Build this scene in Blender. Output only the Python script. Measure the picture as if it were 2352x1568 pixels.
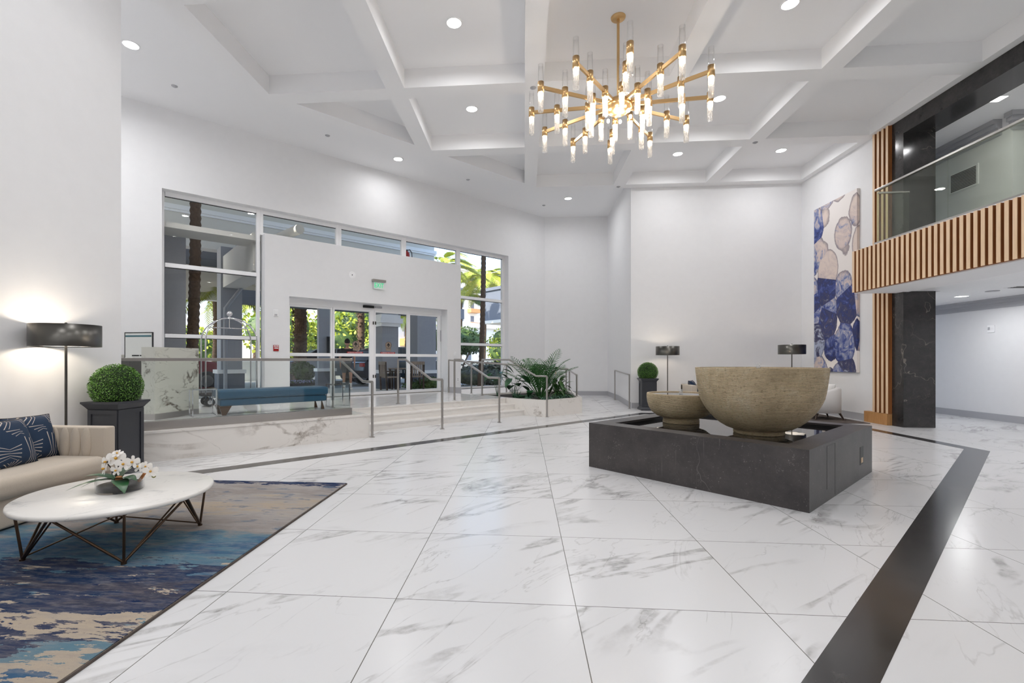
import bpy, math, random
from mathutils import Vector, Matrix
random.seed(7)
R = math.radians
PI = math.pi
for o in list(bpy.data.objects):
    bpy.data.objects.remove(o, do_unlink=True)
sc = bpy.context.scene
COL = sc.collection

# ---------------------------------------------------------------- camera, sky, sun, exposure
TH = math.atan(83 / 1073.0)                     # camera turned slightly left of the room's long axis
cd = bpy.data.cameras.new('camera')
cd.sensor_width = 36.0
cd.lens = 1073.0 / 2352 * 36.0
cd.shift_x = 56 / 2352
cd.shift_y = 44 / 2352
cd.clip_start = 0.05
cd.clip_end = 400
cam = bpy.data.objects.new('camera', cd)
COL.objects.link(cam)
cam.location = (0, 0, 1.4)
cam.rotation_euler = (R(90), 0, TH)
sc.camera = cam
sc.view_settings.view_transform = 'Standard'
sc.view_settings.look = 'None'
sc.view_settings.exposure = 0.20
sc.view_settings.gamma = 1.0
sc.view_settings.use_curve_mapping = False
sc.cycles.use_denoising = True
sc.cycles.max_bounces = 12
sc.cycles.diffuse_bounces = 6
sc.cycles.glossy_bounces = 5
sc.cycles.transparent_max_bounces = 32
sc.cycles.sample_clamp_indirect = 6.0
sc.cycles.blur_glossy = 0.6

EA = R(44.55)                                   # the entrance wall runs at this angle to the room
CE, SE = math.cos(EA), math.sin(EA)
def EW(s, v, z=0.0):
    return (s * CE - v * SE, s * SE + v * CE, z)

W = bpy.data.worlds.new('sky')
sc.world = W
W.use_nodes = True
wn = W.node_tree
wn.nodes.clear()
wo = wn.nodes.new('ShaderNodeOutputWorld')
wb = wn.nodes.new('ShaderNodeBackground')
sk = wn.nodes.new('ShaderNodeTexSky')
sk.sky_type = 'NISHITA'
sk.sun_disc = False
sk.sun_elevation = R(48)
sk.sun_rotation = R(200)
wb.inputs['Strength'].default_value = 0.55
wn.links.new(sk.outputs[0], wb.inputs[0])
wn.links.new(wb.outputs[0], wo.inputs[0])

sd = bpy.data.lights.new('sun', 'SUN')
sd.energy = 8.5
sd.angle = R(0.6)
sd.color = (1.0, 0.93, 0.8)
sun = bpy.data.objects.new('sun', sd)
COL.objects.link(sun)
_d = Vector(EW(0.80, 0.10, 0)) + Vector((0, 0, -0.72))
sun.rotation_euler = _d.to_track_quat('-Z', 'Y').to_euler()

DOWN_W = 23.0                                   # watts of one big ceiling downlight
def area_light(name, loc, size, energy, color=(0.985, 0.985, 1.0), parent=None, spread=170):
    l = bpy.data.lights.new(name, 'AREA')
    l.shape = 'DISK'
    l.size = size
    l.energy = energy
    l.color = color
    l.spread = R(spread)
    o = bpy.data.objects.new(name, l)
    COL.objects.link(o)
    o.location = loc
    if parent: o.parent = parent
    return o
def point_light(name, loc, r, energy, color=(1, 0.9, 0.75), parent=None):
    l = bpy.data.lights.new(name, 'POINT')
    l.shadow_soft_size = r
    l.energy = energy
    l.color = color
    o = bpy.data.objects.new(name, l)
    COL.objects.link(o)
    o.location = loc
    if parent: o.parent = parent
    return o

# ---------------------------------------------------------------- materials
def srgb(r, g, b):
    f = lambda c: ((c / 255) / 12.92 if c / 255 <= 0.04045 else ((c / 255 + 0.055) / 1.055) ** 2.4)
    return (f(r), f(g), f(b), 1.0)
class NT:
    def __init__(s, name):
        s.m = bpy.data.materials.new(name)
        s.m.use_nodes = True
        s.t = s.m.node_tree
        s.t.nodes.clear()
        s.out = s.t.nodes.new('ShaderNodeOutputMaterial')
        s.b = s.t.nodes.new('ShaderNodeBsdfPrincipled')
        s.L(s.b.outputs[0], s.out.inputs[0])
    def L(s, a, b): s.t.links.new(a, b)
    def n(s, typ, **kw):
        x = s.t.nodes.new(typ)
        for k, v in kw.items(): setattr(x, k, v)
        return x
    def val(s, inp, v):
        if hasattr(v, 'links') or isinstance(v, bpy.types.NodeSocket): s.L(v, inp)
        else: inp.default_value = v
    def math(s, op, a, b=0.0, c=None, clamp=False):
        x = s.n('ShaderNodeMath', operation=op, use_clamp=clamp)
        s.val(x.inputs[0], a); s.val(x.inputs[1], b)
        if c is not None: s.val(x.inputs[2], c)
        return x.outputs[0]
    def vmath(s, op, a, b=(0, 0, 0)):
        x = s.n('ShaderNodeVectorMath', operation=op)
        s.val(x.inputs[0], a); s.val(x.inputs[1], b)
        return x.outputs[0]
    def mapping(s, vec, loc=(0, 0, 0), rot=(0, 0, 0), scale=(1, 1, 1)):
        x = s.n('ShaderNodeMapping')
        s.L(vec, x.inputs[0])
        x.inputs[1].default_value = loc; x.inputs[2].default_value = rot; x.inputs[3].default_value = scale
        return x.outputs[0]
    def noise(s, vec, scale=5, detail=3, rough=0.5, dist=0.0, col=False):
        x = s.n('ShaderNodeTexNoise')
        s.L(vec, x.inputs['Vector'])
        x.inputs['Scale'].default_value = scale; x.inputs['Detail'].default_value = detail
        x.inputs['Roughness'].default_value = rough; x.inputs['Distortion'].default_value = dist
        return x.outputs['Color' if col else 'Fac']
    def ramp(s, fac, stops, interp='LINEAR'):
        x = s.n('ShaderNodeValToRGB')
        x.color_ramp.interpolation = interp
        while len(x.color_ramp.elements) < len(stops): x.color_ramp.elements.new(0.5)
        for e, (p, c) in zip(x.color_ramp.elements, stops):
            e.position = p
            e.color = c if len(c) == 4 else (*c, 1)
        s.L(fac, x.inputs[0])
        return x.outputs[0]
    def mix(s, f, a, b):
        x = s.n('ShaderNodeMix', data_type='RGBA')
        s.val(x.inputs[0], f)
        s.val(x.inputs[6], a); s.val(x.inputs[7], b)
        return x.outputs[2]
    def sstep(s, x, a, b):
        m = s.n('ShaderNodeMapRange', interpolation_type='SMOOTHSTEP')
        s.L(x, m.inputs[0])
        m.inputs[1].default_value = a; m.inputs[2].default_value = b
        return m.outputs[0]
    def bump(s, h, strength=0.2, dist=0.01):
        x = s.n('ShaderNodeBump')
        x.inputs['Strength'].default_value = strength; x.inputs['Distance'].default_value = dist
        s.L(h, x.inputs['Height'])
        s.L(x.outputs[0], s.b.inputs['Normal'])
    @property
    def pos(s): return s.n('ShaderNodeNewGeometry').outputs['Position']
    @property
    def obj(s): return s.n('ShaderNodeTexCoord').outputs['Object']

def flat(name, col, rough=0.5, metal=0.0, var=0.0, vs=6.0, bump=0.0, bs=60.0, spec=0.5, sheen=0.0):
    m = NT(name)
    m.b.inputs['Roughness'].default_value = rough
    m.b.inputs['Metallic'].default_value = metal
    m.b.inputs['Specular IOR Level'].default_value = spec
    if sheen: m.b.inputs['Sheen Weight'].default_value = sheen
    if var:
        f = m.noise(m.obj, vs, 4, 0.6)
        a = tuple(max(0, c * (1 - var)) for c in col[:3]) + (1,)
        b = tuple(min(1, c * (1 + var)) for c in col[:3]) + (1,)
        m.L(m.ramp(f, [(0.3, a), (0.7, b)]), m.b.inputs['Base Color'])
    else:
        m.b.inputs['Base Color'].default_value = col
    if bump: m.bump(m.noise(m.obj, bs, 3, 0.6), bump, 0.005)
    return m.m
def emit(name, col, strength, base=0.8):
    m = NT(name)
    m.b.inputs['Base Color'].default_value = (base, base, base, 1)
    m.b.inputs['Emission Color'].default_value = col
    m.b.inputs['Emission Strength'].default_value = strength
    return m.m
def glass(name, tint=(1, 1, 1, 1), ior=1.45, rough=0.0, crackle=0.0, frost=0.0):
    m = NT(name)
    tr = m.n('ShaderNodeBsdfTransparent'); tr.inputs[0].default_value = tint
    gl = m.n('ShaderNodeBsdfGlossy'); gl.inputs['Roughness'].default_value = rough
    lw = m.n('ShaderNodeLayerWeight'); lw.inputs[0].default_value = 0.5
    mx = m.n('ShaderNodeMixShader')
    f0 = ((ior - 1) / (ior + 1)) ** 2
    fac = m.math('ADD', m.math('MULTIPLY', m.math('POWER', lw.outputs['Facing'], 5.0), 1 - f0), f0)
    if crackle:
        nz = m.noise(m.mapping(m.obj, scale=(60, 60, 9)), 1.0, 3, 0.7)
        bp = m.n('ShaderNodeBump'); bp.inputs['Strength'].default_value = 0.9; bp.inputs['Distance'].default_value = 0.01
        m.L(nz, bp.inputs['Height'])
        m.L(bp.outputs[0], gl.inputs['Normal']); m.L(bp.outputs[0], lw.inputs['Normal'])
        fac = m.math('ADD', fac, crackle, clamp=True)
    m.L(fac, mx.inputs[0]); m.L(tr.outputs[0], mx.inputs[1]); m.L(gl.outputs[0], mx.inputs[2])
    if frost:
        tl = m.n('ShaderNodeBsdfTranslucent'); tl.inputs[0].default_value = (1, 1, 1, 1)
        df = m.n('ShaderNodeBsdfDiffuse'); df.inputs[0].default_value = (1, 1, 1, 1)
        m3 = m.n('ShaderNodeMixShader'); m.L(tl.outputs[0], m3.inputs[1]); m.L(df.outputs[0], m3.inputs[2])
        st = m.sstep(m.noise(m.mapping(m.obj, scale=(90, 90, 22)), 1.0, 4, 0.7), 0.42, 0.62)
        m2 = m.n('ShaderNodeMixShader'); m.L(m.math('MULTIPLY', st, frost), m2.inputs[0])
        m.L(mx.outputs[0], m2.inputs[1]); m.L(m3.outputs[0], m2.inputs[2]); mx = m2
    m.L(mx.outputs[0], m.out.inputs[0])
    return m.m

def vein_layer(m, vec, scale, width, dist=1.2):
    f = m.noise(vec, scale, 5, 0.55, dist)
    r = m.math('ABSOLUTE', m.math('SUBTRACT', f, 0.5))
    x = m.n('ShaderNodeMapRange', interpolation_type='SMOOTHSTEP')
    m.L(r, x.inputs[0])
    x.inputs[1].default_value = 0.0; x.inputs[2].default_value = width
    x.inputs[3].default_value = 1.0; x.inputs[4].default_value = 0.0
    return x.outputs[0]
def marble(name, base, vein, tiles=True, rough=0.2, amount=1.0, cell=1.045, off=(0.749, -2.70), scale=1.0, rotz=35, use='pos', grout=True):
    m = NT(name)
    p = m.pos if use == 'pos' else m.obj
    vec = p
    if tiles:
        sx = m.n('ShaderNodeSeparateXYZ'); m.L(p, sx.inputs[0])
        tx = m.math('DIVIDE', m.math('ADD', sx.outputs[0], off[0]), cell)
        ty = m.math('DIVIDE', m.math('ADD', sx.outputs[1], off[1]), cell)
        ix = m.math('FLOOR', tx); iy = m.math('FLOOR', ty)
        cb = m.n('ShaderNodeCombineXYZ'); m.L(ix, cb.inputs[0]); m.L(iy, cb.inputs[1])
        wn_ = m.n('ShaderNodeTexWhiteNoise', noise_dimensions='3D'); m.L(cb.outputs[0], wn_.inputs['Vector'])
        offv = m.vmath('MULTIPLY', wn_.outputs['Color'], (37, 41, 13))
        vec = m.vmath('ADD', p, offv)
        fx = m.math('FRACT', tx); fy = m.math('FRACT', ty)
        dx = m.math('MINIMUM', fx, m.math('SUBTRACT', 1.0, fx))
        dy = m.math('MINIMUM', fy, m.math('SUBTRACT', 1.0, fy))
        g = m.math('LESS_THAN', m.math('MINIMUM', dx, dy), 0.0024)
    mv = m.mapping(m.mapping(vec, rot=(R(12), R(10), R(-rotz))), scale=(0.42 * scale, 1.7 * scale, 1.2 * scale))
    big = vein_layer(m, mv, 0.75, 0.028, 0.7)
    mv2 = m.mapping(m.mapping(vec, loc=(3, 7, 1), rot=(R(8), R(14), R(-rotz - 20))), scale=(0.5 * scale, 1.9 * scale, 1.3 * scale))
    fine = vein_layer(m, mv2, 1.25, 0.012, 0.9)
    mask = m.sstep(m.noise(m.mapping(vec, scale=(scale, scale, scale)), 1.1, 2, 0.5), 0.42, 0.62)
    mask2 = m.sstep(m.noise(m.mapping(vec, loc=(9, 4, 2), scale=(scale, scale, scale)), 1.1, 2, 0.5), 0.40, 0.58)
    cloud = m.math('MULTIPLY', m.sstep(m.noise(mv, 0.9, 5, 0.6, 1.0), 0.58, 0.8), 0.18)
    grit = m.noise(vec, 7.0 * scale, 5, 0.75)
    a = m.math('MULTIPLY', m.math('MULTIPLY', big, mask), m.sstep(grit, 0.2, 0.75))
    b = m.math('MULTIPLY', m.math('MULTIPLY', fine, mask2), m.math('MULTIPLY', m.sstep(grit, 0.25, 0.8), 0.65))
    v = m.math('MULTIPLY', m.math('ADD', m.math('ADD', a, b), cloud), amount, clamp=True)
    c = m.mix(v, base, vein)
    if tiles and grout:
        c = m.mix(g, c, srgb(105, 103, 98))
    m.L(c, m.b.inputs['Base Color'])
    m.b.inputs['Roughness'].default_value = rough
    return m.m

MAT = {}
MAT['wall'] = flat('wall_paint', srgb(236, 236, 237), 0.6, var=0.01, bump=0.06, bs=180)
MAT['ceil'] = flat('ceiling_paint', srgb(243, 243, 244), 0.7)
MAT['base'] = flat('baseboard_grey', srgb(176, 176, 180), 0.45)
MAT['white'] = flat('white_aluminium', srgb(248, 248, 249), 0.35)
MAT['floor'] = marble('white_marble_tile', srgb(220, 220, 221), srgb(150, 148, 147), rough=0.23, amount=0.95)
MAT['plat'] = marble('platform_marble_tile', srgb(236, 234, 232), srgb(175, 172, 168), rough=0.14, amount=0.55, cell=0.61)
MAT['wallmarble'] = marble('white_marble_slab', srgb(232, 228, 223), srgb(150, 140, 130), tiles=False, rough=0.25, amount=0.8, scale=1.0, rotz=60)
MAT['steps'] = marble('plain_white_marble', srgb(232, 229, 225), srgb(180, 174, 168), tiles=False, rough=0.25, amount=0.4, scale=1.0, rotz=60)
MAT['kiosk'] = marble('grey_veined_marble', srgb(202, 202, 192), srgb(104, 96, 86), tiles=False, rough=0.2, amount=1.6, scale=1.8, rotz=60)
MAT['tabletop'] = marble('carrara_marble', srgb(232, 229, 224), srgb(150, 150, 150), tiles=False, rough=0.28, amount=1.0, scale=2.6)
MAT['stain'] = flat('brushed_steel', srgb(176, 172, 168), 0.28, 1.0)
MAT['chrome'] = flat('chrome', srgb(225, 225, 228), 0.08, 1.0)
MAT['brass'] = flat('brushed_brass', srgb(214, 178, 128), 0.28, 1.0)
MAT['bronze'] = flat('bronze_rod', srgb(92, 74, 60), 0.35, 0.9)
MAT['gun'] = flat('gunmetal', srgb(92, 90, 86), 0.3, 1.0)
MAT['black'] = flat('black_plastic', srgb(22, 22, 24), 0.45)
MAT['planter'] = flat('charcoal_lacquer', srgb(52, 54, 60), 0.4)
MAT['winglass'] = glass('window_glass', (0.985, 0.99, 0.99, 1), 1.3)
MAT['railglass'] = glass('balustrade_glass', (0.965, 0.985, 0.975, 1), 1.5)
MAT['greenglass'] = glass('gallery_glass', (0.90, 0.93, 0.87, 1), 1.45)
MAT['clear'] = glass('clear_glass', (1, 1, 1, 1), 1.45)
MAT['crackle'] = glass('crackled_glass', (1, 1, 1, 1), 1.42, 0.05, 0.06, 0.5)
MAT['lens'] = emit('downlight_lens', (1, 0.98, 0.95, 1), 9.0)
MAT['bulb'] = emit('warm_bulb', (1, 0.82, 0.58, 1), 60.0)
MAT['shadein'] = emit('lamp_diffuser', (1, 0.86, 0.68, 1), 3.0)
MAT['sofa'] = flat('oatmeal_fabric', srgb(196, 184, 168), 0.9, var=0.08, vs=220, bump=0.25, bs=300, sheen=0.3)
MAT['whitefab'] = flat('white_boucle', srgb(226, 224, 222), 0.9, var=0.02, vs=200, bump=0.2, bs=250, sheen=0.2)
MAT['teal'] = flat('teal_velvet', srgb(0, 70, 100), 0.55, var=0.1, vs=30, sheen=0.15)
MAT['soil'] = flat('potting_soil', srgb(46, 38, 32), 0.95, var=0.3, vs=60, bump=0.6, bs=80)
MAT['bark'] = flat('palm_bark', srgb(96, 76, 60), 0.9, var=0.35, vs=14, bump=1.0, bs=30)
MAT['stucco'] = flat('grey_stucco', srgb(160, 162, 168), 0.9, var=0.03, vs=30, bump=0.5, bs=90)
MAT['stuccow'] = flat('cream_stucco', srgb(222, 220, 214), 0.9, bump=0.3, bs=60)
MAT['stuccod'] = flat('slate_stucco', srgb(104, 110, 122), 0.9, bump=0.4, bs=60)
MAT['redmetal'] = flat('red_enamel', srgb(168, 22, 22), 0.35)

def dark_marble():
    m = NT('black_marble')
    p = m.obj
    mv = m.mapping(p, rot=(R(50), R(20), R(40)), scale=(0.7, 1.6, 1.0))
    a = vein_layer(m, mv, 0.5, 0.0022, 0.3)
    b = vein_layer(m, mv, 1.1, 0.0015, 0.4)
    mask = m.sstep(m.noise(p, 0.7, 2, 0.5), 0.45, 0.65)
    v = m.math('MULTIPLY', m.math('ADD', a, m.math('MULTIPLY', b, 0.5)), mask, clamp=True)
    g = m.ramp(m.noise(p, 7, 6, 0.7), [(0.3, srgb(38, 37, 38)), (0.75, srgb(62, 60, 59))])
    m.L(m.mix(m.math('MULTIPLY', v, 0.55), g, srgb(150, 142, 132)), m.b.inputs['Base Color'])
    m.b.inputs['Roughness'].default_value = 0.16
    return m.m
MAT['dark'] = dark_marble()
def plinth_stone():
    m = NT('leathered_dark_stone')
    p = m.obj
    cl = m.ramp(m.noise(p, 3.0, 6, 0.7), [(0.3, srgb(50, 47, 48)), (0.75, srgb(78, 73, 72))])
    sp = m.sstep(m.noise(p, 55, 3, 0.8), 0.60, 0.74)
    sp2 = m.math('MULTIPLY', m.sstep(m.noise(p, 4, 4, 0.7), 0.46, 0.7), 1.6)
    v = m.math('MULTIPLY', sp, m.math('ADD', 0.25, sp2), clamp=True)
    vein = m.math('MULTIPLY', vein_layer(m, m.mapping(p, rot=(R(35), R(30), R(10)), scale=(0.25, 0.5, 0.35)), 0.7, 0.0011, 0.1), 0.40)
    st = m.sstep(m.noise(m.mapping(p, scale=(38, 38, 0.9)), 1.0, 2, 0.6), 0.66, 0.74)
    st = m.math('MULTIPLY', m.math('MULTIPLY', st, m.sstep(m.noise(p, 1.8, 2, 0.5), 0.5, 0.62)), 0.35)
    f = m.math('ADD', m.math('ADD', v, vein), st, clamp=True)
    m.L(m.mix(f, cl, srgb(150, 145, 140)), m.b.inputs['Base Color'])
    m.b.inputs['Roughness'].default_value = 0.38
    m.bump(m.noise(p, 60, 4, 0.7), 0.15, 0.003)
    return m.m
MAT['plinth'] = plinth_stone()
def water():
    m = NT('still_dark_water')
    m.b.inputs['Base Color'].default_value = (0.012, 0.012, 0.013, 1)
    m.b.inputs['Roughness'].default_value = 0.015
    m.b.inputs['IOR'].default_value = 1.9
    m.bump(m.noise(m.obj, 5, 2, 0.5), 0.03, 0.01)
    return m.m
MAT['water'] = water()
def bowl_stone():
    m = NT('ribbed_cast_stone')
    p = m.obj
    sx = m.n('ShaderNodeSeparateXYZ'); m.L(p, sx.inputs[0])
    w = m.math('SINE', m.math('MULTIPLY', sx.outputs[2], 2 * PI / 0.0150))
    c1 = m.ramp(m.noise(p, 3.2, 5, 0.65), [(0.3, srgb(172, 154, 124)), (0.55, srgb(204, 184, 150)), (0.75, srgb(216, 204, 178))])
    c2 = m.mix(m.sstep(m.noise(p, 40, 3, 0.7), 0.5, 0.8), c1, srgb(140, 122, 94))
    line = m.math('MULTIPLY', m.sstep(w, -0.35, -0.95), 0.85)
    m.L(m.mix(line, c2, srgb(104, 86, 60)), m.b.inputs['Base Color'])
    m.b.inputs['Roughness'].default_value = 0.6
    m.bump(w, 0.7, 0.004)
    return m.m
MAT['bowl'] = bowl_stone()
def wood(name, a, b, vert=True):
    m = NT(name)
    sc_ = (14, 14, 1.2) if vert else (14, 1.2, 14)
    f = m.noise(m.mapping(m.obj, scale=sc_), 2.0, 4, 0.6)
    m.L(m.ramp(f, [(0.3, a), (0.7, b)]), m.b.inputs['Base Color'])
    m.b.inputs['Roughness'].default_value = 0.5
    return m.m
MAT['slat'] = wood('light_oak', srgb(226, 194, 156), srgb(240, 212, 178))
MAT['slatback'] = wood('brown_oak_and_side_shade', srgb(136, 84, 44), srgb(158, 102, 58))
MAT['oak'] = wood('honey_oak', srgb(178, 128, 76), srgb(198, 150, 98))
MAT['grwood'] = wood('weathered_wood', srgb(132, 116, 102), srgb(156, 140, 126))
MAT['darkwood'] = wood('dark_stained_wood', srgb(48, 34, 26), srgb(72, 54, 42))
def rug_mat():
    m = NT('abstract_rug_pile')
    p = m.pos
    sx = m.n('ShaderNodeSeparateXYZ'); m.L(p, sx.inputs[0])
    st = m.mapping(p, rot=(0, 0, R(8)), scale=(1.5, 5.5, 1))
    n1 = m.noise(st, 1.0, 9, 0.66, 0.35)
    n2 = m.noise(m.mapping(p, loc=(5, 3, 0), rot=(0, 0, R(4)), scale=(3.0, 9.5, 1)), 1.0, 8, 0.66, 0.3)
    n3 = m.noise(m.mapping(p, loc=(1, 8, 0), rot=(0, 0, R(8)), scale=(6, 26, 1)), 1.0, 6, 0.7)
    navy, ink, teal, blue = srgb(26, 46, 84), srgb(44, 50, 76), srgb(98, 132, 148), srgb(66, 100, 132)
    cream, taupe, grey, sand = srgb(194, 178, 158), srgb(152, 144, 140), srgb(172, 167, 164), srgb(184, 168, 148)
    wob = m.math('MULTIPLY', m.math('SUBTRACT', n1, 0.5), 1.9)
    t = m.math('DIVIDE', m.math('SUBTRACT', m.math('ADD', sx.outputs[1], wob), 1.5), 3.8)
    tn = m.math('DIVIDE', m.math('SUBTRACT', m.math('ADD', sx.outputs[1], m.math('MULTIPLY', m.math('SUBTRACT', n1, 0.5), 1.2)), 1.5), 3.8)
    soft = m.ramp(t, [(0.0, blue), (0.10, teal), (0.16, cream), (0.24, teal), (0.30, sand), (0.38, teal), (0.46, blue), (0.53, teal),
                      (0.58, taupe), (0.66, grey), (0.72, sand), (0.78, grey), (0.85, taupe), (0.92, grey)], 'LINEAR')
    hard = m.ramp(tn, [(0.0, teal), (0.02, blue), (0.07, cream), (0.115, teal), (0.15, navy), (0.19, cream), (0.235, navy), (0.29, ink), (0.335, navy), (0.385, teal)], 'CONSTANT')
    usehard = m.math('LESS_THAN', tn, 0.387)
    c = m.mix(m.math('MULTIPLY', usehard, 0.92), soft, hard)
    isl = m.math('MULTIPLY', m.math('GREATER_THAN', n2, 0.585), m.math('LESS_THAN', tn, 0.42))
    c = m.mix(isl, c, m.ramp(n1, [(0.0, teal), (0.46, cream), (0.53, navy)], 'CONSTANT'))
    far = m.math('GREATER_THAN', m.math('ADD', sx.outputs[1], m.math('MULTIPLY', m.math('SUBTRACT', n2, 0.5), 0.9)), 5.02)
    c = m.mix(far, c, navy)
    bl2 = m.math('MULTIPLY', m.sstep(n2, 0.56, 0.64), m.math('GREATER_THAN', tn, 0.42))
    c = m.mix(m.math('MULTIPLY', bl2, 0.6), c, blue)
    c = m.mix(m.math('MULTIPLY', m.sstep(n3, 0.42, 0.66), 0.35), c, m.mix(m.sstep(n2, 0.4, 0.6), taupe, grey))
    pile = m.noise(p, 260, 3, 0.7)
    c = m.mix(m.math('MULTIPLY', pile, 0.30), c, srgb(20, 24, 34))
    m.L(c, m.b.inputs['Base Color'])
    m.b.inputs['Roughness'].default_value = 0.95
    m.b.inputs['Specular IOR Level'].default_value = 0.1
    m.bump(m.noise(p, 180, 3, 0.7), 0.6, 0.006)
    return m.m
MAT['rug'] = rug_mat()
MAT['rugdark'] = flat('brown_grey_rug_pile', srgb(96, 88, 84), 0.95, var=0.35, vs=5, bump=0.5, bs=200, spec=0.1)
def fan_fabric(name, base, line):
    m = NT(name)
    p = m.obj
    vo = m.n('ShaderNodeTexVoronoi', feature='F1'); m.L(p, vo.inputs['Vector']); vo.inputs['Scale'].default_value = 3.6
    sp = m.n('ShaderNodeSeparateColor'); m.L(vo.outputs['Color'], sp.inputs[0])
    q = m.vmath('SUBTRACT', p, vo.outputs['Position'])
    s3 = m.n('ShaderNodeSeparateXYZ'); m.L(q, s3.inputs[0])
    ang = m.math('MULTIPLY', sp.outputs[0], 6.28)
    ca, sa = m.math('COSINE', ang), m.math('SINE', ang)
    u = m.math('ADD', m.math('MULTIPLY', s3.outputs[0], ca), m.math('MULTIPLY', s3.outputs[2], sa))
    w = m.math('SUBTRACT', m.math('MULTIPLY', s3.outputs[2], ca), m.math('MULTIPLY', s3.outputs[0], sa))
    th = m.math('DIVIDE', u, m.math('ADD', m.math('ABSOLUTE', w), 0.09))
    ln = m.math('LESS_THAN', m.math('FRACT', m.math('MULTIPLY', th, 5.2)), 0.20)
    on = m.math('MULTIPLY', ln, m.math('LESS_THAN', m.math('ABSOLUTE', th), m.math('ADD', 0.35, m.math('MULTIPLY', sp.outputs[1], 0.9))))
    m.L(m.mix(on, base, line), m.b.inputs['Base Color'])
    m.b.inputs['Roughness'].default_value = 0.8
    return m.m
MAT['navyfan'] = fan_fabric('navy_fabric_with_pale_lines', srgb(20, 46, 74), srgb(190, 180, 172))
def art_mat():
    m = NT('blue_and_blush_watercolour')
    p = m.obj
    q = m.mapping(p, scale=(1, 1, 0.8))
    vo = m.n('ShaderNodeTexVoronoi', feature='F1'); m.L(q, vo.inputs['Vector'])
    vo.inputs['Scale'].default_value = 1.55; vo.inputs['Randomness'].default_value = 0.72
    d = m.math('ADD', vo.outputs['Distance'], m.math('MULTIPLY', m.math('SUBTRACT', m.noise(p, 5, 4, 0.6), 0.5), 0.10))
    inside = m.sstep(d, 0.715, 0.70)
    sp = m.n('ShaderNodeSeparateColor'); m.L(vo.outputs['Color'], sp.inputs[0])
    n1 = m.noise(p, 3.2, 6, 0.68, 1.6)
    sx = m.n('ShaderNodeSeparateXYZ'); m.L(p, sx.inputs[0])
    low = m.math('MULTIPLY', m.math('SUBTRACT', 2.6, sx.outputs[2]), 0.085)
    f = m.math('ADD', m.math('ADD', m.math('MULTIPLY', sp.outputs[0], 0.42), m.math('MULTIPLY', n1, 0.7)), low)
    c = m.ramp(f, [(0.32, srgb(222, 206, 196)), (0.46, srgb(206, 190, 186)), (0.52, srgb(150, 156, 184)), (0.60, srgb(64, 82, 150)),
                   (0.68, srgb(34, 46, 100)), (0.78, srgb(70, 70, 98)), (0.86, srgb(176, 184, 208))])
    rim = m.math('MULTIPLY', m.sstep(d, 0.63, 0.70), 0.55)
    c = m.mix(rim, c, srgb(52, 52, 88))
    spk = m.math('MULTIPLY', m.sstep(m.noise(p, 22, 3, 0.7), 0.66, 0.74), 0.5)
    c = m.mix(spk, c, srgb(176, 128, 88))
    m.L(m.mix(inside, srgb(236, 230, 226), c), m.b.inputs['Base Color'])
    m.b.inputs['Roughness'].default_value = 0.6
    return m.m
MAT['art'] = art_mat()
def leafm(name, a, b, rough=0.45, scale=9.0):
    m = NT(name)
    f = m.noise(m.obj, scale, 3, 0.6)
    m.L(m.ramp(f, [(0.3, a), (0.7, b)]), m.b.inputs['Base Color'])
    m.b.inputs['Roughness'].default_value = rough
    m.b.inputs['Subsurface Weight'].default_value = 0.0
    return m.m
MAT['box'] = leafm('boxwood_leaf', srgb(38, 84, 26), srgb(110, 158, 60), 0.4, 60)
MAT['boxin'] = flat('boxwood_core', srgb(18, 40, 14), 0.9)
MAT['palm'] = leafm('indoor_palm_leaf', srgb(28, 74, 36), srgb(66, 118, 56))
MAT['deep'] = leafm('deep_green_leaf', srgb(22, 62, 34), srgb(46, 96, 54), 0.3)
MAT['lily'] = leafm('lily_leaf', srgb(26, 66, 30), srgb(74, 116, 52), 0.3)
MAT['cover'] = leafm('ground_cover_leaf', srgb(24, 60, 40), srgb(96, 136, 112), 0.35, 20)
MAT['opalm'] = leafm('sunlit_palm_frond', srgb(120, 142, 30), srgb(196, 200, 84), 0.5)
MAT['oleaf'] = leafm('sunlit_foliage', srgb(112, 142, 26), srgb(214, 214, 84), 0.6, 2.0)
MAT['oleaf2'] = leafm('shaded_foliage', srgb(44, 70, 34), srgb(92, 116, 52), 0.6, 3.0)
MAT['hedge'] = leafm('dark_hedge_leaf', srgb(52, 50, 40), srgb(92, 96, 62), 0.6, 4.0)
MAT['petal'] = flat('white_petal', srgb(244, 240, 234), 0.5)
MAT['yellow'] = flat('orchid_lip', srgb(214, 160, 50), 0.5)
MAT['rootbrown'] = flat('cork_bark', srgb(168, 112, 66), 0.9, var=0.3, vs=40)
MAT['bud'] = flat('green_bud', srgb(120, 118, 50), 0.5)
def screen_paper():
    return flat('printed_notice', srgb(222, 224, 220), 0.4)
MAT['paper'] = screen_paper()

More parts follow.
